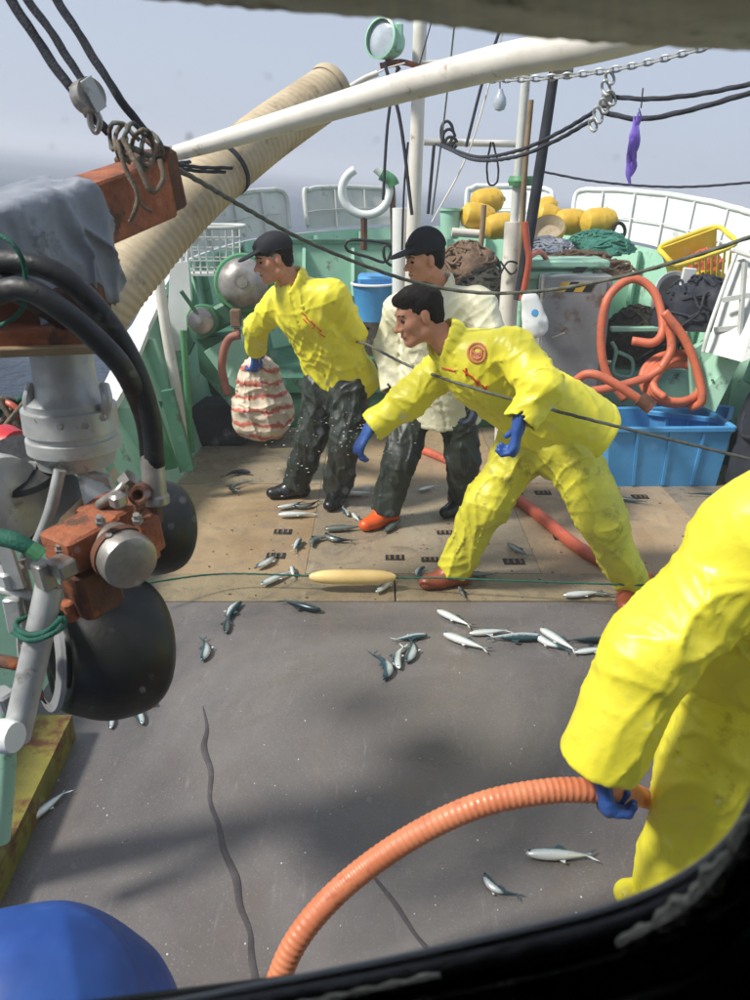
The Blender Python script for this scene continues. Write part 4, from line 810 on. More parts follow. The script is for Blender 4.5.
# rusty gearbox
b = MB(); ca = P(84, 540, 1.5); Rg = np.array(Matrix.Rotation(-.62, 3, 'Z')) @ np.array(Matrix.Rotation(.12, 3, 'X'))
b.box(ca, (.10, .13, .075), Rg, bev=.006); b.make('gearbox', M_rust, t)
b = MB(); b.box(P(112, 514, 1.62), (.12, .10, .05), Rg, bev=.006); b.make('gearbox_cover', M_rust, t)
b = MB(); b.box(P(92, 585, 1.5), (.08, .1, .12), Rg, bev=.012); b.make('gearbox_leg', M_rustd, t)
for x, y in ((72, 545), (100, 520), (110, 538), (137, 518), (60, 548)):
    b = MB(); b.lathe([(0, .010), (.007, .010), (.008, 0), (.011, 0), (.011, -.01)], P(x, y, 1.44), (0, -.4, 1), 6); b.make('bolt', M_stl, t)
am = unit((.62, -.75, -.08)); cm = P(126, 558, 1.45)
disc(cm, am, [(0, .03), (.046, .03), (.055, .026), (.058, .018), (.058, -.03), (.05, -.035), (.05, -.07), (0, -.07)], M_stl, 'motor_cap', 40)
b = MB(); b.lathe([(.056, -.012), (.0615, -.010), (.0615, -.03), (.056, -.032)], cm, am, 40); b.make('cap_clamp', M_rustd, t)
b = MB(); b.box(P(150, 535, 1.5), (.03, .05, .08), Rg, bev=.006); b.box(P(152, 553, 1.48), (.02, .03, .03), Rg, bev=.004); b.make('motor_bracket', M_rust, t)
b = MB(); b.lathe([(.013, .02), (.020, .02), (.020, -.03), (.0, -.03)], P(140, 494, 1.5), (.1, -1, .2), 18); b.lathe([(.013, .02), (.0, -.0)], P(140, 494, 1.5), (.1, -1, .2), 18); b.make('pipe_stub', M_rustd, t)
b = MB(); b.box(P(148, 510, 1.55), (.05, .05, .08), bev=.008); b.make('hose_block', M_rustd, t)
# rollers
ar = unit((-.78, -.55, .18))
disc(P(94, 650, 1.72), ar, [(0, .10), (.05, .10), (.075, .085), (.085, .06), (.10, .07), (.115, .085), (.135, .085), (.15, .06), (.175, .0), (.18, -.06), (.165, -.13), (.11, -.17), (0, -.18)], M_rub, 'rubber_roller', 48)
disc(P(80, 642, 1.66), ar, [(.070, .125), (.082, .125), (.085, .115), (.07, .10), (0, .09)], M_alu, 'roller_hub', 36)
disc(P(83, 648, 1.68), ar, [(.118, .095), (.138, .088), (.142, .078), (.118, .086)], M_gry, 'roller_ring', 48)
disc(P(140, 528, 2.0), ar, [(0, .09), (.06, .09), (.09, .08), (.115, .05), (.13, .0), (.132, -.06), (.115, -.11), (.07, -.135), (0, -.14)], M_rub, 'rubber_roller', 48)
# pipes
b = MB(); b.tube([P(50, 585, 1.42), P(36, 650, 1.38), P(16, 738, 1.34)], .028, n=20, per=6); b.make('hydraulic_cylinder', M_alu, t)
b = MB(); b.lathe([(0, .03), (.03, .028), (.035, 0), (.03, -.03), (0, -.03)], P(4, 736, 1.3), (1, -.3, .1), 16); b.make('pin', M_wb, t)
b = MB(); b.box(P(62, 567, 1.4), (.05, .04, .035), Rg, bev=.004); b.box(P(44, 575, 1.4), (.035, .03, .06), Rg, bev=.004); b.make('valve_block', M_stl, t)
b = MB(); b.box(P(15, 615, 1.45), (.035, .02, .08), bev=.003); b.beam(P(2, 540, 1.45), P(18, 588, 1.45), .012, .03); b.make('linkage', M_alu, t)
b = MB(); b.tube([P(-10, 535, 1.4), P(15, 541, 1.38), P(38, 552, 1.38)], [.017, .017, .014], n=12); b.make('green_hose', M_ropg, t)
b = MB(); b.tube([P(30, 548, 1.37), P(42, 556, 1.37)], .016, n=10, smooth=False); b.make('hose_end', M_grn, t)
for x, y, x2, y2, Y, r_, m_, nm in ((20, 560, 30, 650, 1.5, .012, M_stl, 'steel_pipe'), (0, 590, 45, 600, 1.48, .010, M_alu, 'steel_pipe'), (-5, 660, 30, 668, 1.45, .014, M_rustd, 'rusty_pipe'), (60, 470, 30, 560, 1.62, .013, M_alu, 'steel_pipe'), (20, 470, 60, 440, 1.8, .014, M_alu, 'steel_pipe'), (100, 505, 128, 480, 1.6, .012, M_stl, 'steel_pipe')):
    b = MB(); b.tube([P(x, y, Y), P((x+x2)/2+4, (y+y2)/2, Y-.02), P(x2, y2, Y)], r_, n=12); b.make(nm, m_, t)
    b = MB(); b.lathe([(0, .012), (r_*1.7, .012), (r_*1.7, -.012), (0, -.012)], P(x2, y2, Y), P(x2, y2, Y)-P(x, y, Y), 6); b.make('pipe_nut', M_stl, t)
for x, y, s_, m_ in ((10, 575, (.05, .05, .04), M_alu), (30, 690, (.04, .04, .06), M_rustd), (5, 700, (.05, .04, .05), M_gry), (70, 610, (.03, .03, .05), M_rust), (118, 500, (.03, .03, .03), M_stl)):
    b = MB(); b.box(P(x, y, 1.47), s_, Rg, bev=.006); b.make('bracket_block', m_, t)
for x, y, Y in ((38, 420, 1.66), (60, 427, 1.63), (85, 426, 1.63), (103, 418, 1.66)):
    b = MB(); b.lathe([(0, .006), (.007, .006), (.008, -.004)], P(x, y, Y), (0, -1, .3), 6); b.make('bolt', M_stl, t)
b = MB(); b.beam(P(-30, 560, 1.75), (P(-90, 700, 1.7)[0]-.05, 1.72, 0.02), .12, .12, bev=.01); b.make('pedestal', M_gry, t, smooth=False)
rope('green_lashing', [P(x, y, Y) for x, y, Y in ((14, 632, 1.38), (28, 640, 1.33), (48, 636, 1.32), (64, 624, 1.36), (58, 612, 1.44), (34, 614, 1.45), (16, 624, 1.42), (26, 634, 1.34), (46, 632, 1.325), (62, 618, 1.36))], .007, M_ropg, 'dark green rope lashed round the silver hydraulic cylinder')
rope('green_lashing', [P(x, y, Y) for x, y, Y in ((-10, 232, 1.42), (8, 240, 1.40), (22, 258, 1.40), (26, 285, 1.42), (22, 310, 1.45), (2, 325, 1.46), (-10, 328, 1.46))], .005, M_ropg, 'green twine tied round the black hydraulic hoses')
hose('hydraulic_hose', [P(x, y, Y) for x, y, Y in ((-20, 262, 1.5), (20, 262, 1.48), (60, 275, 1.48), (100, 312, 1.5), (132, 362, 1.52), (150, 415, 1.54), (155, 465, 1.55))], .0205, M_hoseb, 'thick black hydraulic hose, the one reaching the silver fitting')
hose('hydraulic_hose', [P(x, y, Y) for x, y, Y in ((-20, 300, 1.44), (20, 288, 1.42), (55, 305, 1.42), (95, 338, 1.44), (125, 372, 1.48), (145, 420, 1.6), (150, 460, 1.66))], .0205, M_hoseb, 'thick black hydraulic hose passing in front of the mounting plate')
hose('hydraulic_hose', [P(x, y, Y) for x, y, Y in ((-20, 282, 1.5), (10, 285, 1.5), (40, 300, 1.55), (70, 320, 1.65))], .028, M_hoseb, 'short black hose stub under the grey cover')
b = MB(); b.lathe([(0, .05), (.022, .05), (.024, .03), (.024, -.03), (.028, -.035), (.028, -.05), (0, -.05)], P(154, 480, 1.55), (0, .05, 1), 20); b.make('hose_fitting', M_stl, label='silver crimped fitting at the end of the black hose', cat='fitting')
# rusty beam and cover
t = thing('rusty_beam', 'rusty orange box beam reaching toward the duct at upper left', 'beam', P(60, 240, 1.9))
b = MB(); b.beam(P(-60, 268, 1.55), P(152, 188, 2.15), .13, .135, bev=.006); b.make('box_section', M_rust, t, smooth=False)
b = MB(); b.beam(P(140, 186, 2.12), P(162, 178, 2.2), .135, .14, bev=.008); b.make('end_plate', M_rustd, t, smooth=False)
b = MB(); b.lathe([(0, .03), (.02, .03), (.022, 0), (0, 0)], P(160, 158, 2.1), (.3, 0, 1), 12); b.tube([P(148, 140, 2.15), P(158, 150, 2.14), P(164, 160, 2.14)], .01, n=8); b.make('eye_bolt', M_rustd, t)
cl = thing('grey_cover', 'grey tarpaulin cover draped over the rusty beam', 'cover', P(50, 250, 1.75))
A, B_ = P(-20, 258, 1.66), P(74, 226, 1.86); dd_ = unit(B_-A); sd = unit(np.cross(dd_, (0, 0, 1))); uu = np.cross(sd, dd_); Rc = np.column_stack([dd_, sd, uu]); mc = (A+B_)/2
bx = lambda c_, hs, rd=.02: dict(a=V3(c_), box=V3(hs), R=Rc, rd=rd, k=None)
sdf_mesh('cloth', [dict(p=[bx(mc+uu*.015, (.125, .075, .065)), bx(mc+sd*.085-uu*.03+dd_*.02, (.10, .006, .10), .012), bx(mc+sd*.09-uu*.10+dd_*.055, (.05, .004, .05), .010), bx(mc+dd_*.135-uu*.03, (.004, .06, .09), .012)])], M_drape, cl, vox=.006, k=.03,
         folds=[(mc+sd*.1-uu*.09, dd_, .10, .16, .016), (mc+sd*.1+dd_*.08, dd_+uu*.3, .08, .12, .010), (mc+uu*.08, dd_*.5+sd, .14, .14, .005)], noise=((16, .005, 6), (-16, .003, 7)))
# things at far left behind hauler
b = MB(); b.lathe([(0, .05), (.05, .045), (.06, 0), (.05, -.05), (0, -.05)], P(5, 448, 1.9), (1, -.5, 0), 20); b.make('red_buoy', mat('red plastic', (206, 44, 52), rough=.4), label='small red and white buoy half hidden left of the aluminium column', cat='buoy')
rr = random.Random(5); t = thing('tangled_ropes', 'tangle of green and orange ropes beyond the port rail at the left edge', 'rope', P(20, 420, 2.2))
for k in range(7): rope('strand', [P(-12+rr.uniform(0, 62), 395+rr.uniform(0, 55), 2.15+rr.uniform(0, .2)) for _ in range(6)], .010, (M_ropg, M_ropt, M_ord, M_rop)[k % 4], '', parent=t)
pipe('mint_pipe', [P(2, 690, 1.7), P(4, 760, 1.65), P(-2, 840, 1.6)], .03, M_mint, 'mint green pipe at the left edge below the silver cylinder', 'pipe')
# olive coaming
g0, g1, g2, g3 = G(72, 715, .1), G(-10, 885, .1), G(-70, 885, .1), G(20, 715, .1)
M_olv = mat('olive board', (128, 122, 46), (104, 98, 44), rough=.6, bump=.3, dirt=(92, 54, 34), dsize=5, damt=.5)
t = thing('deck_coaming', 'olive yellow coaming board with rust streaks at the left edge', 'coaming', tuple(G(30, 800)))
b = MB(); b.plate([g0, g1, g2, g3], (0, 0, -.1)); b.make('board', M_olv, t, smooth=False)
b = MB(); b.tube([g3+(-.02, 0, .02), g2+(-.0, 0, .02)], .02, n=8, smooth=False); b.make('rusty_edge', M_rust, t)
# port side inner fitting: dark green slanting plates by rail
t = thing('port_brackets', 'mottled green slanting plates inside the port rail behind the hauler', 'bracket', P(150, 440, 4.9))
for k, (x0_, y0_, x1_, y1_) in enumerate(((120, 412, 150, 470), (140, 400, 165, 468), (160, 392, 182, 470))):
    b = MB(); b.plate([P(x0_, y0_, 4.9-.1*k), P(x0_+12, y0_-2, 4.9-.1*k), P(x1_+12, y1_, 4.9-.1*k), P(x1_-2, y1_+3, 4.9-.1*k)], (0, .05, 0)); b.make('plate', (M_mint, M_grn, M_dgr)[k], t, smooth=False)

# ------------------------------------------------------------ foreground hose, red hose, tarp
hp = [P(266, 1040, 1.30), P(277, 985, 1.32), P(300, 935, 1.36), P(345, 885, 1.42), P(410, 838, 1.47), P(480, 805, 1.50), (P(550, 791, 1.52)), P(600, 791, 1.54), P(628, 794, 1.63), P(648, 799, 1.95), P(690, 815, 2.15), P(760, 850, 2.3)]
hose('suction_hose', hp, .0295, M_or, 'thick ribbed orange suction hose held up in the foreground', rf=lambda d: 1+.03*max(-.6, sin(d*2*pi/.0155)), step=.0022)
hose('deck_hose', [G(512, 495, .03), G(540, 516, .03), G(575, 545, .03), G(612, 566, .03), G(650, 580, .03)], .036, M_ord, 'smooth red orange hose lying on deck between the reaching man legs')
hose('deck_hose', [G(415, 447, .03), G(430, 453, .03), G(470, 470, .03), G(512, 495, .03)], .03, M_ord, 'red orange hose end lying on deck behind the man in cream')
tp = thing('blue_tarpaulin', 'rounded blue tarpaulin bundle in the lower left corner', 'tarpaulin', P(40, 980, .95))
c = P(46, 1044, .95)
sdf_mesh('cover', [dict(p=[ellp(c, (.225, .22, .235)), ellp(c+(-.22, .02, .0), (.2, .2, .2)), cone(c+(.0, 0, -.05), c+(.02, .0, -.45), .19, .18)])], M_tarp, tp, vox=.008, k=.1,
         folds=[(c+(.05, 0, .12), (.4, .3, -.5), .2, .22, .003)], noise=((9, .012, 8), (26, .003, 9)))

# ------------------------------------------------------------ fish
M_fish = bpy.data.materials.new('fish skin'); M_fish.use_nodes = True
def fishmat(name, belly, back, flank, rough=.28):
    m = bpy.data.materials.new(name); m.use_nodes = True; n = m.node_tree.nodes; l = m.node_tree.links; B = n['Principled BSDF']
    t_ = n.new('ShaderNodeTexCoord'); s_ = n.new('ShaderNodeSeparateXYZ'); l.new(t_.outputs['Object'], s_.inputs[0]); nn = n.new('ShaderNodeTexNoise'); nn.inputs['Scale'].default_value = 60
    l.new(t_.outputs['Object'], nn.inputs['Vector']); ma = n.new('ShaderNodeMath'); ma.operation = 'MULTIPLY_ADD'; l.new(nn.outputs[0], ma.inputs[0]); ma.inputs[1].default_value = .012; l.new(s_.outputs['Y'], ma.inputs[2])
    mr = n.new('ShaderNodeMapRange'); mr.inputs[1].default_value = -.012; mr.inputs[2].default_value = .028; l.new(ma.outputs[0], mr.inputs[0]); r = n.new('ShaderNodeValToRGB'); l.new(mr.outputs[0], r.inputs[0])
    r.color_ramp.elements[0].color = L(belly)+(1,); r.color_ramp.elements[1].color = L(back)+(1,); e = r.color_ramp.elements.new(.52); e.color = L(flank)+(1,); r.color_ramp.elements[0].position = .2; r.color_ramp.elements[2].position = .72
    l.new(r.outputs[0], B.inputs['Base Color']); B.inputs['Roughness'].default_value = rough; B.inputs['Metallic'].default_value = .35; return m
M_fs = fishmat('silver fish', (224, 228, 226), (58, 84, 92), (176, 190, 192)); M_fd = fishmat('dark fish', (120, 128, 124), (30, 44, 52), (64, 80, 84))
def fish_mesh(m, name, bend):
    """lies on its side: length X, height Y, thickness Z"""
    b = MB(); rows = []; Ln = .2
    prof = [(0, .001, .001), (.03, .008, .007), (.08, .013, .010), (.16, .0175, .014), (.3, .0205, .016), (.45, .020, .016), (.6, .0165, .013), (.75, .0105, .009), (.87, .0055, .005), (.93, .004, .0025)]
    bx = lambda s_: bend*(s_-.4)**2
    for s_, hy, hz_ in prof: rows.append([V3((s_*Ln-.1, hy*cos(a)+bx(s_), hz_*sin(a)+.019)) for a in np.linspace(0, 2*pi, 12, endpoint=False)])
    b.grid(rows, closed=True)
    e = bx(.93); X0 = .93*Ln-.1
    for sg in (-1, 1): b.plate([(X0-.004, e, .0195), (X0+.012, e+sg*.004, .0195), (X0+.034, e+sg*.024, .021), (X0+.016, e+sg*.016, .0195), (X0, e+sg*.004, .0195)], (0, 0, -.0015))
    b.plate([(-.01, .024, .0195), (.004, .04, .0195), (.022, .030, .0195), (.02, .021, .0195)], (0, 0, -.0015))
    b.plate([(.0, -.024, .0195), (.014, -.034, .0195), (.018, -.022, .0195)], (0, 0, -.0015))
    o = b.make(name, m, None, sharp=50)
    eb = MB(); eb.ell((-.088, .003+bx(.06), .028), (.004, .004, .0025), nu=8, nv=6); eo = eb.make('eye', M_eye, o); return o
fp = {}
FG = [  # px, py, angle in picture (deg, tail->?), length scale, material, bend, label
 (236, 474, 185, 1, 'd', .3, 'dark fish lying crosswise above another near the striped sack'), (232, 489, 75, 1, 'd', -.4, 'dark greenish fish lying lengthwise in front of the striped sack'),
 (207, 652, 80, .9, 's', .1, 'silver fish alone on the grey plate, pointing at the window'), (231, 614, 50, .95, 's', .1, 'bright silver fish at the plate edge, lower left of the float'), (227, 627, 85, .75, 'd', 0, 'small dark fish shape standing for the shadow of the bright one at the plate edge'),  # the small dark one copies the bright fish's shadow
 (269, 564, 30, .95, 's', .1, 'silver fish just above the green line, furthest left'), (276, 581, 25, 1.0, 's', 0, 'silver fish lying just below the green line left of the float'), (293, 574, 100, .7, 's', 0, 'small silver fish touching the left tip of the cream float'),
 (291, 508, 10, .9, 's', .1, 'upper silver fish of the pair in front of the bending man boot'), (296, 517, 2, 1.1, 's', 0, 'lower silver fish of the pair in front of the bending man boot'), (308, 508, 8, .9, 'd', .2, 'dark fish lying against the silver pair by the boot'),
 (297, 547, 60, .85, 's', 0, 'grey silver fish standing out left of two dark ones'), (316, 541, 30, .95, 'd', -.3, 'left dark fish of the two touching above the float'), (334, 542, -20, .95, 'd', .2, 'right dark fish of the two touching above the float'),
 (358, 496, 2, 1.0, 's', 0, 'silver fish between the bending man and the man in cream'), (345, 513, -55, .75, 's', 0, 'short silver fish left of the orange boot, upper one'), (356, 519, -50, .7, 's', 0, 'short silver fish touching the orange boot toe'),
 (343, 531, 4, 1.1, 'd', 0, 'long dark fish left of the orange boot sole'), (393, 528, 35, 1.05, 'd', 0, 'dark fish right of the orange boot heel'),
 (302, 609, -15, 1.1, 'd', 0, 'dark fish lying across the seam below the cream float'), (388, 669, 100, 1., 's', .2, 'leftmost grey fish of the four in the middle of the plate'), (397, 660, 85, .9, 's', -.1, 'second grey fish of the four in the middle of the plate'),
 (413, 654, 70, .95, 's', .15, 'third fish of the four on the plate, lying steeply'), (411, 640, 8, .8, 's', 0, 'uppermost fish of the four in the middle of the plate'),
 (453, 621, -25, 1.0, 's', 0, 'silver fish just below the reaching man front boot'), (464, 645, -20, 1.1, 's', 0, 'silver fish lowest in the row on the plate edge'), (488, 635, 5, .9, 's', 0, 'silver fish in the row between the low one and the long one'),
 (516, 641, 0, 1.15, 's', 0, 'long silver fish lying level in the row on the plate'), (547, 646, -30, .95, 's', .1, 'left silver fish of the crossing pair on the plate'), (557, 643, -32, 1.1, 's', 0, 'right silver fish of the crossing pair on the plate'),
 (591, 653, 8, .8, 's', 0, 'silver fish close to the near man sleeve'), (589, 643, 0, .9, 'd', 0, 'dark fish close to the near man sleeve'), (582, 597, 5, 1.0, 's', 0, 'silver fish on the edge board by the rear boot'), (601, 596, -5, .7, 'd', 0, 'dark fish tail to tail with the one by the rear boot'),
 (386, 588, 35, .9, 's', 0, 'silver fish below the right tip of the cream float'), (417, 575, 60, .75, 's', .2, 'silver fish leaning on the green line by the front boot'), (462, 594, -60, .6, 'd', 0, 'small dark fish under the reaching man front boot'), (478, 577, 0, .9, 'd', 0, 'dark fish right beside the front boot on the line'),
 (517, 552, -30, .9, 'd', 0, 'dark fish lying between the reaching man legs'), (558, 859, 178, 1.0, 's', 0, 'large bright silver fish beneath the suction hose'), (495, 892, -40, .62, 's', .2, 'short bright fish nearest the window frame'),
 (112, 721, 85, .6, 's', 0, 'leftmost fish of three under the rubber roller'), (139, 716, 110, .75, 's', 0, 'middle fish of three under the rubber roller'), (147, 702, -30, .6, 's', 0, 'rightmost fish of three under the rubber roller'),
 (46, 811, 38, .85, 's', 0, 'right fish of the pair beside the olive coaming'), (31, 803, 60, .75, 's', 0, 'left fish of the pair beside the olive coaming'), (427, 490, 15, .8, 's', 0, 'silver fish behind the legs of the man in cream'), (716, 497, -25, .9, 's', .6, 'pale curved fish in front of the large crate right corner'), (632, 502, -8, .8, 'd', 0, 'dark fish at the foot of the large crate')]
k_ = 0
for px, py, ang, sc, mm, bend, lab in FG:
    key = (mm, round(bend, 1)); zd = .0 if G(px, py)[1] < YS else .012
    p = G(px, py, zd); dx, dy = cos(radians(ang)), -sin(radians(ang)); p2 = G(px+dx*12, py+dy*12, zd); yaw = math.atan2(p2[1]-p[1], p2[0]-p[0])
    if key not in fp: o = fish_mesh(M_fs if mm == 's' else M_fd, 'fish', bend); fp[key] = o
    else: o = copytree(fp[key])
    o.location = (p[0], p[1], zd); ln = np.linalg.norm(p2-p); k_ += 1
    s_ = sc*.98; o.scale = (s_, s_*(1 if k_ % 2 else -1), s_); o.rotation_euler = (0, 0, yaw)
    if k_ % 2 == 0: o.scale = (s_, s_, s_); o.rotation_euler = (0, 0, yaw+(pi if k_ % 4 == 0 else 0))
    else: o.scale = (s_, s_, s_)
    o['label'] = lab; o['category'] = 'fish'; o['group'] = 'fish scattered over the deck'
for o in list(COL.objects):
    if o.name.startswith('eye') : pass
# scales and drops of spray on the deck
b = MB(); r_ = random.Random(2)
for k in range(110):
    p = G(r_.uniform(40, 640), r_.uniform(610, 990)); s_ = r_.uniform(.001, .0032); b.ell((p[0], p[1], .001), (s_, s_*r_.uniform(.6, 1.4), .0015), nu=6, nv=4)
b.make('fish_scales', M_wb, kind='stuff')
# water flying off the net line between the two men
b = MB()
for k in range(90):
    u_ = r_.random(); x = 275+130*u_+r_.gauss(0, 16); y = 486-70*u_*(1.3-u_)*2+r_.gauss(0, 14); s_ = r_.uniform(.0009, .0024); b.ell(P(x, y, r_.uniform(3.75, 4.1)), (s_*r_.uniform(1, 4), s_, s_), nu=6, nv=4)
b.make('water_spray', M_wb, kind='stuff')
# dirt, weed and bits of scale trodden over the planks
b = MB()
for k in range(170):
    p = G(r_.uniform(150, 720), r_.uniform(450, 600), .009); s_ = r_.uniform(.003, .010); b.ell((p[0], p[1], .009), (s_, s_*r_.uniform(.3, 1), .002), nu=7, nv=4)
b.make('deck_grit', M_rustd, kind='stuff')

# ------------------------------------------------------------ people
def frame(d, w):
    d = unit(d); w = V3(w); w = unit(w-d*np.dot(w, d)); return d, w, np.cross(d, w)
def glove(parent, wr, d, n, m, curl=.5, side=1, size=1., name='glove', cuff=.07):
    """wr wrist, d toward the fingers, n the way the palm faces, side +1/-1 puts the thumb"""
    d = unit(d); n = V3(n); n = unit(n-d*np.dot(n, d)); s = np.cross(d, n)*side; z = size; wr = V3(wr); kn = wr+d*.088*z
    pr_ = [cone(wr-d*cuff, wr+d*.01, .036*z, .033*z, w=s, f=.8), cone(wr, kn, .036*z, .044*z, w=s, f=.48, k=.02)]
    g = [dict(p=pr_)]
    for k, (o_, ln) in enumerate(((-.033, .066), (-.011, .078), (.011, .083), (.032, .074))):
        o_ = -o_; p0 = kn-d*.012*z+s*o_*z; a = .15*(k-1.5)*.25; dd = unit(d+s*(o_*3.)); ps = [p0]; cur = dd; ang = 0
        for j, fr in enumerate((.45, .32, .26)):
            ang += curl*(.55+.4*j)*(1+.08*(k % 2)); v = dd*cos(ang)+n*sin(ang); ps.append(ps[-1]+v*ln*fr*1.05*z)
        rr_ = [.0115, .0108, .010, .009]
        g.append(dict(p=[cone(ps[j], ps[j+1], rr_[j]*z, rr_[j+1]*z, k=.004) for j in range(3)]))
    t0 = wr+d*.025*z+s*.03*z; t1 = t0+unit(d*.7+s*.8+n*.35)*.042*z; t2 = t1+unit(d*.9+s*.25+n*(.4+curl*.5))*.034*z
    g.append(dict(p=[cone(t0, t1, .0155*z, .013*z, k=.008), cone(t1, t2, .013*z, .0105*z, k=.008)]))
    return sdf_mesh(name, g, m, parent, vox=.0038, k=.012, gk=.007, noise=((60, .0012, 3),))
def headR(face, up):
    x = unit(face); z = V3(up); z = unit(z-x*np.dot(z, x)); y = np.cross(z, x); return np.column_stack([x, y, z])
def person(label, J, jac, tro, boots, gl, head='hair', hood=False, rs=.078, rp=.20, rc=.19, rth=.105, rsh=.085, hem=.16, seed=0, vox=.0085, collar_open=(0, 0), jf=.7, capbump=False, hands=(1, 1), extra=()):
    an = J['an']; base = (an[0]+an[1])/2; t = thing('person', label, 'person', (base[0], base[1], 0))
    pel, ch, nk = J['pel'], J['chest'], J['neck']; sh, el, wr = J['sh'], J['el'], J['wr']; lat = unit(sh[1]-sh[0]); ax = unit(ch-pel)
    fwd = unit(np.cross(ax, lat)); fwd = fwd if np.dot(fwd, J['face']) > 0 else -fwd
    R = headR(J['face'], J.get('hup', (0, 0, 1))); hc = J['head']; h = lambda x, y, z: hc+R @ V3((x, y, z))
    # body: one continuous skin
    hd = [ellp(h(-.018, 0, .035), (.098, .076, .086), R), ellp(h(.018, 0, -.03), (.070, .060, .085), R), cone(h(.0, .045, -.07), h(.058, .012, -.098), .022, .018), cone(h(.0, -.045, -.07), h(.058, -.012, -.098), .022, .018),
          ball(h(.066, 0, -.098), .019), cone(h(.080, 0, .008), h(.108, 0, -.034), .008, .0125, k=.014), ball(h(.094, .013, -.038), .009, k=.01), ball(h(.094, -.013, -.038), .009, k=.01),
          cone(h(.074, -.03, .022), h(.074, .03, .022), .015, .015), ball(h(.052, .04, -.022), .024), ball(h(.052, -.04, -.022), .024), cone(h(.080, -.016, -.062), h(.080, .016, -.062), .009, .009, k=.01), cone(h(.078, -.014, -.074), h(.078, .014, -.074), .009, .009, k=.01),
          cone(h(-.03, 0, -.05), nk, .055, .058)]
    ears = [ellp(h(-.008, s*.077, -.008), (.018, .010, .032), R, k=.008) for s in (1, -1)]
    subs = [ball(h(.096, s*.032, -.001), .014) for s in (1, -1)]
    tor = [cone(pel, ch, .145, .155, w=lat, f=.66), cone(ch, nk, .14, .06, w=lat, f=.7), cone(sh[0], sh[1], .055, .055)]
    limbs = []
    for i in (0, 1):
        limbs += [cone(sh[i], el[i], .052, .04), cone(el[i], wr[i], .040, .027), cone(wr[i], wr[i]+unit(J['hd'][i])*.12, .026, .022, w=lat, f=.6), cone(J['hip'][i], J['kn'][i], .08, .055), cone(J['kn'][i], an[i], .055, .036), cone(an[i]-(0, 0, .03), (an[i]+unit((J['toe'][i]-an[i])*(1, 1, 0))*.10)*(1, 1, 0)+(0, 0, .045), .034, .026)]
    sdf_mesh('body', [dict(p=hd+ears, s=subs), dict(p=tor+limbs)], M_skin, t, vox=.0058, k=.022, gk=.03)
    for s in (1, -1):
        b = MB(); b.ell(h(.076, s*.032, -.002), (.012, .014, .007), R, 12, 8); b.make('eye', M_eye, t)
        b = MB(); b.tube([h(.089, s*.016, .021), h(.088, s*.032, .025), h(.073, s*.050, .020)], .0032, n=6, per=4); b.make('eyebrow', M_hair, t)
    b = MB(); b.tube([h(.084, -.024, -.069), h(.092, 0, -.067), h(.084, .024, -.069)], .0042, n=6, per=4); b.make('mouth', M_lip, t)
    sdf_mesh('hair', [dict(p=[ellp(h(-.024, 0, .042), (.098, .081, .086), R), ellp(h(-.062, 0, -.02), (.046, .066, .055), R), ellp(h(.040, 0, .080), (.052, .056, .034), R)], s=[ellp(h(.092, 0, -.035), (.072, .085, .095), R), ellp(h(-.01, .085, -.015), (.028, .022, .035), R), ellp(h(-.01, -.085, -.015), (.028, .022, .035), R)], c=[(h(-.02, 0, -.075), -R[:, 2])])],
             M_hair, t, vox=.0045, k=.03, noise=((150, .003, seed+1), (60, .004, seed+2)))
    if head == 'cap':
        cz = [ellp(h(-.018, 0, .055), (.110, .092, .088), R)]
        if capbump: cz.append(ellp(h(-.022, 0, .085), (.085, .075, .078), R))
        cp_ = sdf_mesh('cap', [dict(p=cz, c=[(h(0, 0, .035), -unit(R[:, 2]+R[:, 0]*.12))]), dict(p=[ellp(h(.118, 0, .046), (.072, .072, .010), R @ np.array(Matrix.Rotation(.22, 3, 'Y')))])], M_cap, t, vox=.005, k=.03, gk=.01, noise=((30, .003, seed),))
        b = MB(); b.tube([h(.09*cos(a)-.018, .092*sin(a), .045) for a in np.linspace(0, 2*pi, 12, endpoint=False)], .006, n=6, per=3, closed=True, flat=.6); b.make('band', M_cap, cp_)
    # jacket
    dn = -ax; hp = pel+dn*hem; g = []
    g.append(dict(p=[cone(pel, ch, rp, rc, w=lat, f=jf), cone(hp, pel, rp*1.14, rp, w=lat, f=jf), cone(ch, ch+(nk-ch)*.6, rc*.9, .12, w=lat, f=.8), cone(sh[0]+(nk-sh[0])*.15, sh[1]+(nk-sh[1])*.15, rs*1.02, rs*1.02)], s=[cone(nk-(nk-ch)*.1, nk+unit(hc-nk)*.1, .058, .07), cone(hp+dn*.0, hp+dn*.3, rp*.86, rp*.9, w=lat, f=jf*.9)], c=[(hp, dn)]))
    folds = []
    for i in (0, 1):
        d1 = unit(el[i]-sh[i]); d2 = unit(wr[i]-el[i])
        g.append(dict(p=[cone(sh[i], el[i], rs*1.1, rs*.98), cone(el[i], wr[i], rs*.98, rs*.92, k=.04)], s=[cone(wr[i]-d2*.05, wr[i]+d2*.12, rs*.60, rs*.68)], c=[(wr[i]+d2*.0, d2)]))
        folds += [(el[i], unit(d1+d2+fwd*.8), .12, .13, .010), (el[i]*.5+wr[i]*.5, unit(np.cross(d2, fwd)), .10, .2, .006), (el[i]*.5+sh[i]*.5, unit(np.cross(d1, fwd)+d1*.25), .10, .2, .007), (sh[i]+d1*.08, unit(d1+lat*(1 if i else -1)*.5), .11, .15, .008), (wr[i]-d2*.14, unit(d2+fwd*.8), .09, .07, .004), (sh[i]*.8+ch*.2-ax*.12, unit(ax*.7+lat*(-.9 if i else .9)), .11, .2, .010)]
    folds += [(pel+ax*.12, unit(ax*.6+lat*.6), .14, .26, .012), (pel-ax*.05, lat, .09, .2, .009), (ch*.5+pel*.5+fwd*.1, unit(ax-lat*.6), .075, .2, .010)]
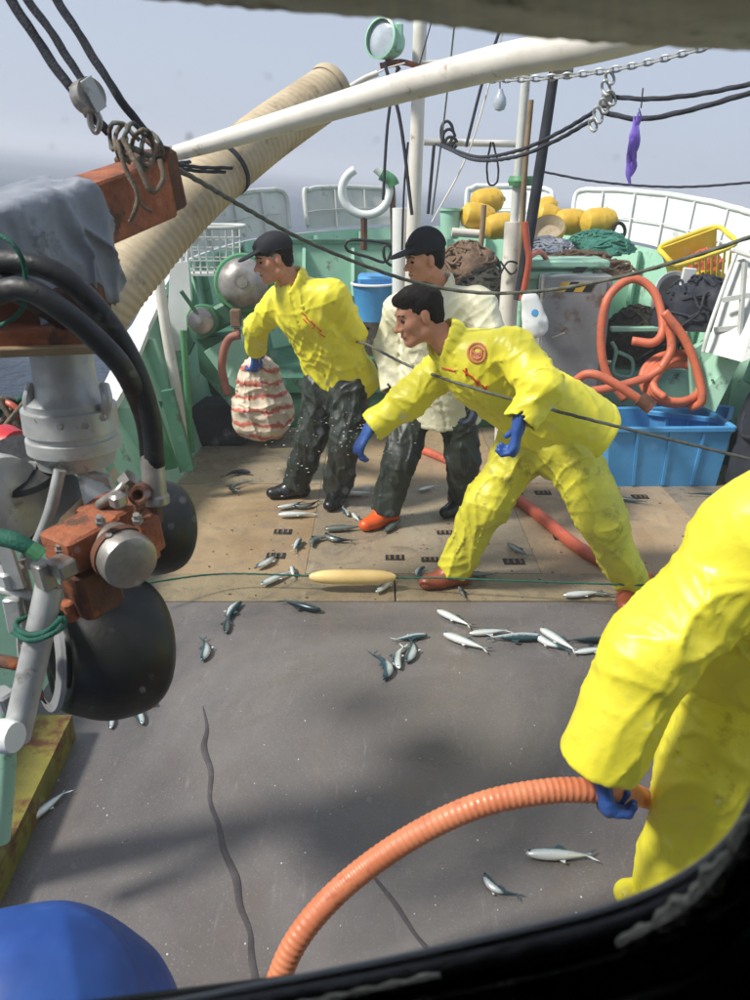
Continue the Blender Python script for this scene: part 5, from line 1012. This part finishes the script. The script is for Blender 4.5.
    folds += list(extra)
    cg = []; up = unit(hc-nk); up = unit(up*.7+ax*.3); l2 = unit(lat-up*np.dot(lat, up)); f2 = np.cross(up, l2); f2 = f2 if np.dot(f2, fwd) > 0 else -f2
    ang = np.linspace(radians(38), radians(322), 12); pts = [nk+up*.022+f2*cos(a)*.082+l2*sin(a)*.092+up*(-.05*max(0, cos(a))) for a in ang]
    for a_, b_ in zip(pts[:-1], pts[1:]): cg.append(cone(a_, b_, .040, .040, w=up, f=.26, k=.008))
    fl = pts[0]-f2*.0; g.append(dict(p=cg, gk=.004)); sgn = np.sign(np.dot(pts[0]-nk, l2)); g.append(dict(p=[cone(pts[0], pts[0]-ax*.085+f2*.05+l2*.03*sgn, .036, .016, w=l2, f=.3), cone(pts[-1], pts[-1]-ax*.085+f2*.05-l2*.03*sgn, .036, .016, w=l2, f=.3)], gk=.004))
    J_ = sdf_mesh('jacket', g, jac, t, vox=vox, k=.05, gk=.028, folds=folds, noise=((7, .005, seed+3), (-8, .004, seed+8)), strips=((ch, lat, fwd, .028, .006), (ch+lat*.028, lat, fwd, .005, -.005), (hp-dn*.035, ax, fwd, .005, -.003), (hp-dn*.035, ax, -fwd, .005, -.003), (ch+ax*.06, ax, -fwd, .006, .003), (ch+ax*.075, ax, fwd, .005, .003)))
    hips = J['hip']; kn = J['kn']; g = [dict(p=[cone(hips[0], hips[1], rth*1.0, rth*1.0), cone(pel, (hips[0]+hips[1])/2, .14, .14, w=lat, f=.8)])]; folds = []
    for i in (0, 1):
        d1 = unit(kn[i]-hips[i]); d2 = unit(an[i]-kn[i]); e = an[i]+d2*.02
        g.append(dict(p=[cone(hips[i], kn[i], rth*1.08, rth*.88), cone(kn[i], e, rth*.88, rsh, k=.04)], s=[cone(e-d2*.03, e+d2*.1, rsh*.62, rsh*.7)], c=[(e, d2)]))
        folds += [(kn[i], unit(d1+d2+fwd*1.2), .14, .14, .009), ((kn[i]+hips[i])/2, unit(np.cross(d1, fwd)), .11, .3, .010), ((kn[i]+an[i])/2, unit(np.cross(d2, fwd)+d2*.2), .10, .3, .010), (an[i]-d2*.08, unit(d2+lat*.6), .10, .10, .008), (hips[i]+d1*.06, unit(d1+lat*(.8 if i else -.8)), .11, .2, .011), (kn[i]+d2*.15, unit(d2*.3+lat), .14, .2, .007)]
    sdf_mesh('trousers', g, tro, t, vox=vox, k=.05, gk=.05, folds=folds, noise=((8, .005, seed+5), (-8, .004, seed+6)))
    for i in (0, 1):
        a, to = an[i], J['toe'][i]; f_ = unit((to-a)*(1, 1, 0)); s_ = np.cross(f_, (0, 0, 1)); hl = V3((a[0], a[1], .045))-f_*.035
        sdf_mesh('boot', [dict(p=[cone(a+(0, 0, .08)-f_*.01, a, .046, .048), cone(a, hl, .05, .045), cone(hl+(0, 0, .005), hl+f_*.19, .045, .042, w=s_, f=.85), cone(a, hl+f_*.12, .05, .042)], c=[((0, 0, .004), (0, 0, -1))])], boots[i], t, vox=.007, k=.04)
    for i in (0, 1):
        if hands[i]: glove(t, wr[i]+unit(J['hd'][i])*.0, J['hd'][i], J['pn'][i], gl[i], curl=J['cu'][i], side=J.get('ts', (1, 1))[i], size=1.08, cuff=.05)
    return t, J_
def on_surface(o, parent, name, m, strokes, r=.004):
    me = o.data; vs = [v.co+Vector(root_loc(parent)) for v in me.vertices]; bv = BVHTree.FromPolygons(vs, [p.vertices[:] for p in me.polygons]); b = MB(); o_ = Vector((0, 0, H))
    for st in strokes:
        pts = []; q_ = smoothpath([(x, y, 0) for x, y in st], 5) if len(st) > 2 else [V3((st[0][0]+(st[1][0]-st[0][0])*k/4, st[0][1]+(st[1][1]-st[0][1])*k/4, 0)) for k in range(5)]
        for x, y, _ in q_:
            hit, nn, _i, _d = bv.ray_cast(o_, Vector(ray(x, y)).normalized())
            if hit is not None: pts.append(V3(hit-Vector(ray(x, y)).normalized()*.002))
        if len(pts) > 1: b.tube(pts, r, n=6, smooth=False)
    if b.v: return b.make(name, m, parent)
A3 = lambda *p: [V3(x) for x in p]
# man bending over the sack
g1, g2 = G(297, 497), G(338, 503)
J = dict(pel=P(337, 368, 4.72), chest=P(308, 312, 4.60), neck=P(293, 284, 4.55), head=P(273, 259, 4.52), face=V3((-1, -.42, -.22)), hup=(-.25, 0, 1),
         sh=A3(P(279, 303, 4.72), P(334, 296, 4.50)), el=A3(P(257, 327, 4.82), P(352, 333, 4.60)), wr=A3(P(256, 350, 4.98), P(350, 370, 4.78)), hd=A3((-.02, .1, -1), (-.3, .3, -1)), pn=A3((-.5, .4, .0), (-1, .3, 0)), cu=(.7, .5),
         hip=A3(P(323, 385, 4.76), P(350, 385, 4.66)), kn=A3(P(312, 437, 4.72), P(347, 440, 4.55)), an=A3(g1+(0, 0, .10), g2+(0, 0, .10)), toe=A3(G(268, 500), G(325, 518)))
t1, j1 = person('man in yellow jacket and black cap bending over the striped sack', J, M_yel, M_dkt, (M_boot, M_boot), (M_glove, M_gloved), head='cap', seed=1, rs=.082, rp=.215, rc=.195, hem=.16, rth=.115, rsh=.085, hands=(1, 1))
on_surface(j1, t1, 'chest_lettering', M_redp, [[(302, 313), (306, 316)], [(306, 318), (310, 322)], [(303, 319), (307, 323)], [(311, 321), (315, 327)], [(315, 324), (312, 329)], [(317, 327), (321, 332)], [(320, 334), (325, 337)], [(318, 333), (322, 330)]], .0035)
# man in cream, behind
g1, g2 = G(386, 525), G(462, 512)
J = dict(pel=P(438, 388, 4.50), chest=P(438, 325, 4.42), neck=P(437, 288, 4.40), head=P(424, 259, 4.36), face=V3((-1, -.35, -.15)), hup=(-.1, 0, 1),
         sh=A3(P(400, 310, 4.56), P(478, 306, 4.30)), el=A3(P(389, 350, 4.60), P(494, 355, 4.20)), wr=A3(P(394, 392, 4.50), P(478, 400, 4.08)), hd=A3((.1, -.2, -1), (-.25, -.1, -1)), pn=A3((1, 0, 0), (-1, .2, 0)), cu=(.4, .6),
         hip=A3(P(418, 402, 4.52), P(456, 402, 4.44)), kn=A3(P(400, 460, 4.35), P(464, 460, 4.40)), an=A3(g1+(0, 0, .10), g2+(0, 0, .10)), toe=A3(G(366, 532), G(444, 520)))
t2, j2 = person('man in cream jacket and black cap standing behind the reaching man', J, M_cream, M_dkt, (M_boot_orange, M_boot), (M_gloved, M_gloved), head='cap', capbump=True, seed=11, rs=.090, rp=.24, rc=.22, hem=.17, rth=.112, rsh=.088, jf=.75)
# reaching man
g1, g2 = G(455, 585), G(628, 600)
J = dict(pel=P(552, 418, 3.50), chest=P(484, 372, 3.42), neck=P(449, 344, 3.42), head=P(418, 315, 3.42), face=V3((-1, -.28, -.28)), hup=(-.3, 0, 1),
         sh=A3(P(452, 362, 3.58), P(513, 350, 3.28)), el=A3(P(408, 400, 3.60), P(541, 388, 3.10)), wr=A3(P(370, 428, 3.58), P(519, 424, 3.06)), hd=A3((-.55, -.15, -.9), (-.12, .05, -1)), pn=A3((.4, .1, -.9), (-1, .2, 0)), cu=(.55, .75), ts=(-1, 1),
         hip=A3(P(528, 440, 3.58), P(566, 446, 3.42)), kn=A3(P(487, 503, 3.50), P(602, 520, 3.30)), an=A3(g1+(0, 0, .10), g2+(0, 0, .10)), toe=A3(G(428, 590), G(622, 640)))
t3, j3 = person('bareheaded man in yellow oilskins lunging and reaching to the left', J, M_yel, M_yel2, (M_bootr, M_bootr), (M_glove, M_glove), seed=21, rs=.084, rp=.225, rc=.195, hem=.17, rth=.122, rsh=.090, vox=.0075, jf=.76)
circ = [(477+9*cos(a), 353+9.5*sin(a)) for a in np.linspace(0, 2*pi, 11)]
on_surface(j3, t3, 'chest_emblem', M_pink, [circ, [(477+5.5*cos(a), 353+6*sin(a)) for a in np.linspace(0, 2*pi, 9)], [(472, 350), (478, 356), (483, 350)], [(473, 357), (481, 358)], [(474, 354), (480, 353)]], .0055)
on_surface(j3, t3, 'chest_lettering', M_redp, [[(466, 368), (466, 376)], [(463, 370), (470, 376)], [(471, 376), (476, 381)], [(474, 380), (480, 385)], [(479, 381), (476, 386)], [(482, 385), (487, 391)], [(487, 386), (483, 392)], [(442, 368), (455, 371)]], .0042)
# near man at the right
g1, g2 = G(682, 905), G(850, 930)
J = dict(pel=P(782, 640, 1.76), chest=P(790, 545, 1.64), neck=P(830, 480, 1.58), head=P(850, 420, 1.55), face=V3((-.9, .1, -.5)), hup=(-.3, 0, 1),
         sh=A3(P(738, 566, 1.62), P(890, 540, 1.6)), el=A3(P(652, 652, 1.57), P(940, 680, 1.5)), wr=A3(P(598, 766, 1.53), P(860, 780, 1.5)), hd=A3((.25, -.05, -1), (-.5, 0, -1)), pn=A3((1, .1, .2), (-1, 0, 0)), cu=(.75, .5), ts=(-1, 1),
         hip=A3(P(752, 680, 1.80), P(870, 690, 1.78)), kn=A3(P(712, 780, 1.72), P(860, 800, 1.7)), an=A3(g1+(0, 0, .08), g2+(0, 0, .10)), toe=A3(G(600, 905), G(800, 960)))
t4, j4 = person('near man in bright yellow oilskins at the right edge, holding the suction hose', J, M_yel, M_yel, (M_yel, M_boot), (M_glove, M_glove), seed=31, rs=.108, rp=.24, rc=.22, hem=.10, rth=.165, rsh=.14, vox=.0075,
    extra=((P(665, 640, 1.5), (.5, 0, -1), .22, .14, .016),))

# ------------------------------------------------------------ wheelhouse and its window
wh = thing('wheelhouse', 'dark wheelhouse wall and black rubber window surround that frame the deck', 'wheelhouse', (0, .4, 0))
YW = .38
wp = [(-60, 1058), (60, 1036), (240, 1000), (330, 982), (400, 968), (500, 946), (560, 932), (605, 920), (645, 906), (680, 889), (712, 868), (738, 842), (756, 810), (767, 772), (774, 720), (780, 640), (776, 480), (784, 300), (790, 120), (790, 20), (775, -30), (740, -50), (650, -58), (500, -66), (300, -80), (100, -92), (-60, -94), (-120, -80), (-150, 0), (-160, 400), (-160, 800), (-140, 1000), (-110, 1045)]
tl = [(-160, -6), (-60, -14), (20, -9), (130, -2), (260, 10), (400, 20), (450, 27), (525, 37), (600, 43), (650, 46), (700, 49), (760, 51), (850, 50)]
path = smoothpath([P(x, y, YW) for x, y in wp], 4, closed=True); pa = np.array(path); cen = pa.mean(0)
rect = []
for p in pa:
    d = p-cen; sx = (1.25 if d[0] > 0 else -1.25)/(d[0]+1e-9); sz = ((2.75-cen[2]) if d[2] > 0 else (-.0-cen[2]))/(d[2]+1e-9); s_ = min(abs(sx), abs(sz)); rect.append(cen+d*s_)
off = lambda p, k: p+unit((p-cen)*(1, 0, 1))*k
wo = lambda ps, y: [np.array([p[0], y, p[2]]) for p in ps]
inn = [off(p, .012) for p in pa]
b = MB(); b.grid([wo(inn, YW+.005), wo(rect, YW+.005), wo(rect, YW+.06), wo([off(p, .075) for p in pa], YW+.06), wo(inn, YW+.005)], closed=True); b.make('front_wall', M_dark, wh, smooth=False)
b = MB(); b.grid([wo([off(p, .076) for p in pa], YW+.062), wo(rect, YW+.062), wo(rect, YW+.066), wo([off(p, .076) for p in pa], YW+.066)], closed=True); b.make('outer_skin', M_whg, wh, smooth=False)
for nm, c_, s_ in (('side_wall', (-1.28, -.6, 1.375), (.05, 2.0, 2.75)), ('side_wall', (1.28, -.6, 1.375), (.05, 2.0, 2.75)), ('back_wall', (0, -1.62, 1.375), (2.6, .05, 2.75)), ('roof', (0, -.6, 2.79), (2.7, 2.15, .06)), ('floor', (0, -.6, .06), (2.5, 2.0, .05))):
    b = MB(); b.box(c_, s_); b.make(nm, M_dark, wh, smooth=False)
wf = MB(); wf.tube([off(p, .0115)+(0, .0, 0) for p in pa[::2]], .0105, n=12, per=2, closed=True); wfo = wf.make('window_gasket', M_blk, wh)
b = MB(); b.tube([off(p, .002)+(0, .008, 0) for p in pa[::2]], .0035, n=8, per=2, closed=True); b.make('inner_lip', M_gry, wfo)
# interior frame ring with worn sealant
b = MB(); b.grid([[off(p, .016)+(0, -.006, 0) for p in pa], [off(p, .018)+(0, -.014, 0) for p in pa], [off(p, .060)+(0, -.018, 0) for p in pa], [off(p, .064)+(0, 0, 0) for p in pa]], closed=True); fr = b.make('window_frame', mat('worn black frame', (40, 42, 42), (58, 58, 55), rough=.4, scale=12, bump=.5, bscale=50, dirt=(150, 146, 130), dsize=26, damt=.36), wh)
rr = random.Random(4)
sp = [P(x, y, .368) for x, y in ((150, 1040), (250, 1017), (330, 1000), (400, 985), (440, 976))]; b = MB(); b.tube(sp, .003, n=8, per=8, rfun=lambda d: 1+.3*sin(d*300)); b.make('seal_bead', M_seal, fr)
sp = [P(x, y, .366) for x, y in ((618, 946), (650, 930), (690, 905), (722, 872), (745, 838), (762, 800))]; b = MB(); b.tube(sp, [.003, .006, .008, .008, .007, .006], n=8, per=8, rfun=lambda d: 1+.25*sin(d*180)+.2*sin(d*421)); b.make('seal_remnant', M_seal, fr)
sp = [P(x, y, .36) for x, y in ((600, 1010), (680, 985), (720, 960), (760, 925))]; b = MB(); b.tube(sp, .004, n=8, per=6); b.make('frame_edge', M_gry, fr)
# visor beam outside over the window
b = MB(); xs_ = np.arange(-160, 860, 6); yl = np.interp(xs_, [a for a, _ in tl], [c for _, c in tl])
rowA = [P(x, y+.7*sin(x*.13)+.5*sin(x*.31)+.5*sin(x*.77), .62) for x, y in zip(xs_, yl)]; rowB = [V3((p_[0]*.7, .45, p_[2]+.002)) for p_ in rowA]; rowC = [p_+(0, 0, .05) for p_ in rowB]; rowD = [p_+(0, 0, .03) for p_ in rowA]
b.grid([rowA, rowB, rowC, rowD, rowA]); b.make('visor', M_sill, wh, smooth=False)
gm = bpy.data.materials.new('clear glass'); gm.use_nodes = True; n_ = gm.node_tree.nodes; n_.remove(n_['Principled BSDF']); tb = n_.new('ShaderNodeBsdfTransparent'); tb.inputs[0].default_value = (.985, .99, .99, 1); gm.node_tree.links.new(tb.outputs[0], n_['Material Output'].inputs[0])
b = MB(); q_ = [off(p, .006) for p in pa]; b.v = []; b.plate(wo(q_, YW+.004), (0, .004, 0)); b.make('window_pane', gm, wh, smooth=False)
b = MB(); r_ = random.Random(12)
for k in range(420):
    x, y = r_.uniform(20, 720), r_.uniform(60, 940)
    if r_.random() < .5: x, y = r_.gauss(300, 70), r_.gauss(430, 90)
    s_ = r_.uniform(.00015, .00062)*(1 if r_.random() < .93 else 1.8); p = P(x, y, YW+.0095); b.ell(p, (s_, s_*.4, s_*r_.uniform(.8, 1.6)), nu=8, nv=5)
dm_ = bpy.data.materials.new('salt drops'); dm_.use_nodes = True; n_ = dm_.node_tree.nodes; n_.remove(n_['Principled BSDF']); tb = n_.new('ShaderNodeBsdfTranslucent'); tb.inputs[0].default_value = (.9, .92, .95, 1); dm_.node_tree.links.new(tb.outputs[0], n_['Material Output'].inputs[0])
b.make('spray_droplets', dm_, kind='stuff')
